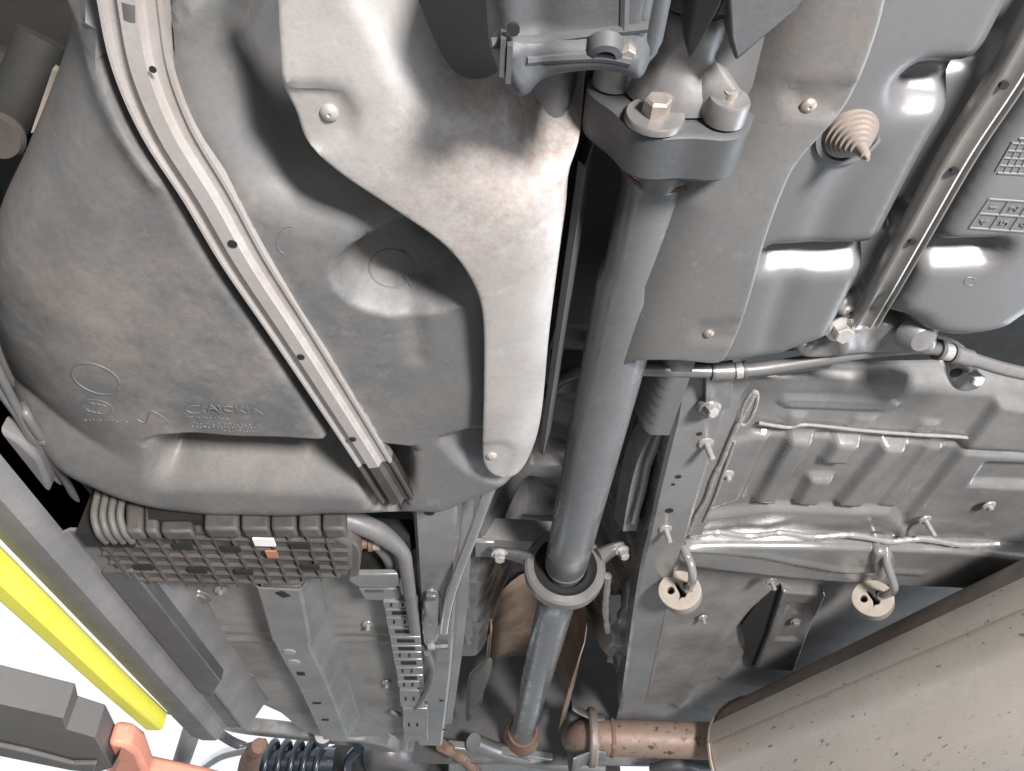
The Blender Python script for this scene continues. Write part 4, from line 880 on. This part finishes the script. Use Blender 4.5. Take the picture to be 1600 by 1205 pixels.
axl = thing('rear_axle', 'dark rear axle housing hidden behind the subframe at the bottom edge', 'axle', P(640, 1195, .50))
lathe('housing', P(405, 1200, .50), P(1010, 1212, .50) - P(405, 1200, .50), [(0, .0001), (0, .05), (.18, .055), (.25, .085), (.34, .10), (.43, .085), (.5, .055), (.95, .05), (.95, .0001)], M['darkgreen'], axl, seg=30)
tube('link', [P(690, 1165, .46), P(730, 1190, .46), P(745, 1220, .45)], .014, M['rust'], axl, seg=12)
tube('link', [P(560, 1170, .47), P(545, 1190, .46), P(548, 1220, .45)], .012, M['blue'], axl, seg=12)
spr = thing('coil_spring', 'dark coil spring at the bottom edge beneath the left floor beam', 'spring', P(450, 1190, .45))
c0 = P(455, 1190, .47); hel = []
for i in range(90):
    a = i/90*2*math.pi*5; hel.append(c0 + np.array([-.075 + .15*i/90, .03*math.sin(a), .045*math.cos(a)]))
tube('coil', hel, .0075, M['blue'], spr, seg=10, smooth=2)
lathe('damper', c0 + np.array([-.09, 0, 0]), (1, .1, 0), [(0, .0001), (0, .028), (.12, .028), (.13, .036), (.19, .036), (.195, .0001)], M['blue'], spr, seg=26)
kn = thing('rusty_knuckle', 'rusty brown suspension knuckle at the bottom left edge', 'suspension part', P(385, 1190, .45))
tube('casting', [P(405, 1165, .44), P(392, 1185, .44), P(386, 1215, .44)], [.016, .022, .026], M['rust'], kn, seg=14)
tube('link', [P(322, 1195, .45), P(350, 1178, .45), P(395, 1168, .45)], .012, M['chrome'], kn, seg=12)
tube('link', [P(345, 1148, .46), P(365, 1160, .46), P(395, 1172, .45)], .010, M['paintd'], kn, seg=12)
kr = thing('rear_hub_link', 'grey suspension link peeking out below the exhaust pipe', 'suspension part', P(1100, 1200, .40))
tube('link', [P(1020, 1203, .42), P(1060, 1196, .42), P(1110, 1206, .42)], .014, M['cast'], kr, seg=12)
tube('link', [P(1120, 1196, .42), P(1160, 1204, .42), P(1195, 1200, .42)], .012, M['rust'], kr, seg=12)
# wheel arch pieces at top left
wa = thing('wheel_arch_strut', 'dark brown wheel arch strut with hose end at the top left corner', 'suspension part', P(40, 120, .55))
tube('strut', [P(70, 60, .60), P(40, 130, .58), P(-10, 210, .56)], .020, M['darkgreen'], wa, seg=16)
tube('strut', [P(30, 90, .64), P(0, 150, .62), P(-30, 200, .6)], .026, M['darkgreen'], wa, seg=16)
lathe('eye', P(6, 208, .52), (0.1, -0.3, -1), [(0, .004), (.0, .016), (.006, .018), (.012, .016), (.012, .005)], M['rubber'], wa, seg=24)
prism('edge_strip', [P(82, 108, .50), P(90, 112, .50), P(60, 205, .50), P(48, 208, .50)], (0, 0, .006), M['hanger'], wa)
prism('liner', [P(-80, -60, .66), P(130, -60, .66), P(70, 260, .66), P(-80, 420, .66)], (0, 0, .01), M['darkgreen'], wa)

# ================================================================== workshop lift
lift = thing('lift_arm', 'grey steel lift arm with orange pad end at the lower left', 'lift arm', P(80, 1120, .22))
prism('arm', [P(u, v, .27) - np.array([0, 0, .035]) for u, v in [(-160, 998), (118, 1068), (122, 1087), (165, 1101), (189, 1150)]] + [P(u, v, .235) for u, v in [(186, 1180), (176, 1200), (150, 1208), (112, 1202), (-160, 1150)]], (0, 0, .035), M['arm'], lift, bevel=.004)
plate('lower_plate', [(-160, 1134), (40, 1176), (112, 1195), (150, 1195), (146, 1208), (108, 1204), (-160, 1150)], .228, .006, M['arm'], lift, bevel=.002)
prism('orange_pad', [P(u, v, .272) - np.array([0, 0, .028]) for u, v in [(180, 1124), (212, 1129), (228, 1142), (241, 1180), (320, 1197)]] + [P(u, v, .244) for u, v in [(350, 1240), (150, 1245), (180, 1190)]], (0, 0, .028), M['orange'], lift, bevel=.006)
yin = [P(u, v, .398) - np.array([0, 0, .032]) for u, v in [(-200, 640), (0, 846), (116, 964), (200, 1050), (264, 1112)]]
yout = [q + np.array([-.030, 0, 0]) for q in yin[::-1]]
yb_ = prism('lift_beam', yin + yout, (0, 0, .032), M['yellow'], None, bevel=.006)
tag(yb_, 'bright yellow lift beam alongside the left sill', 'lift beam')
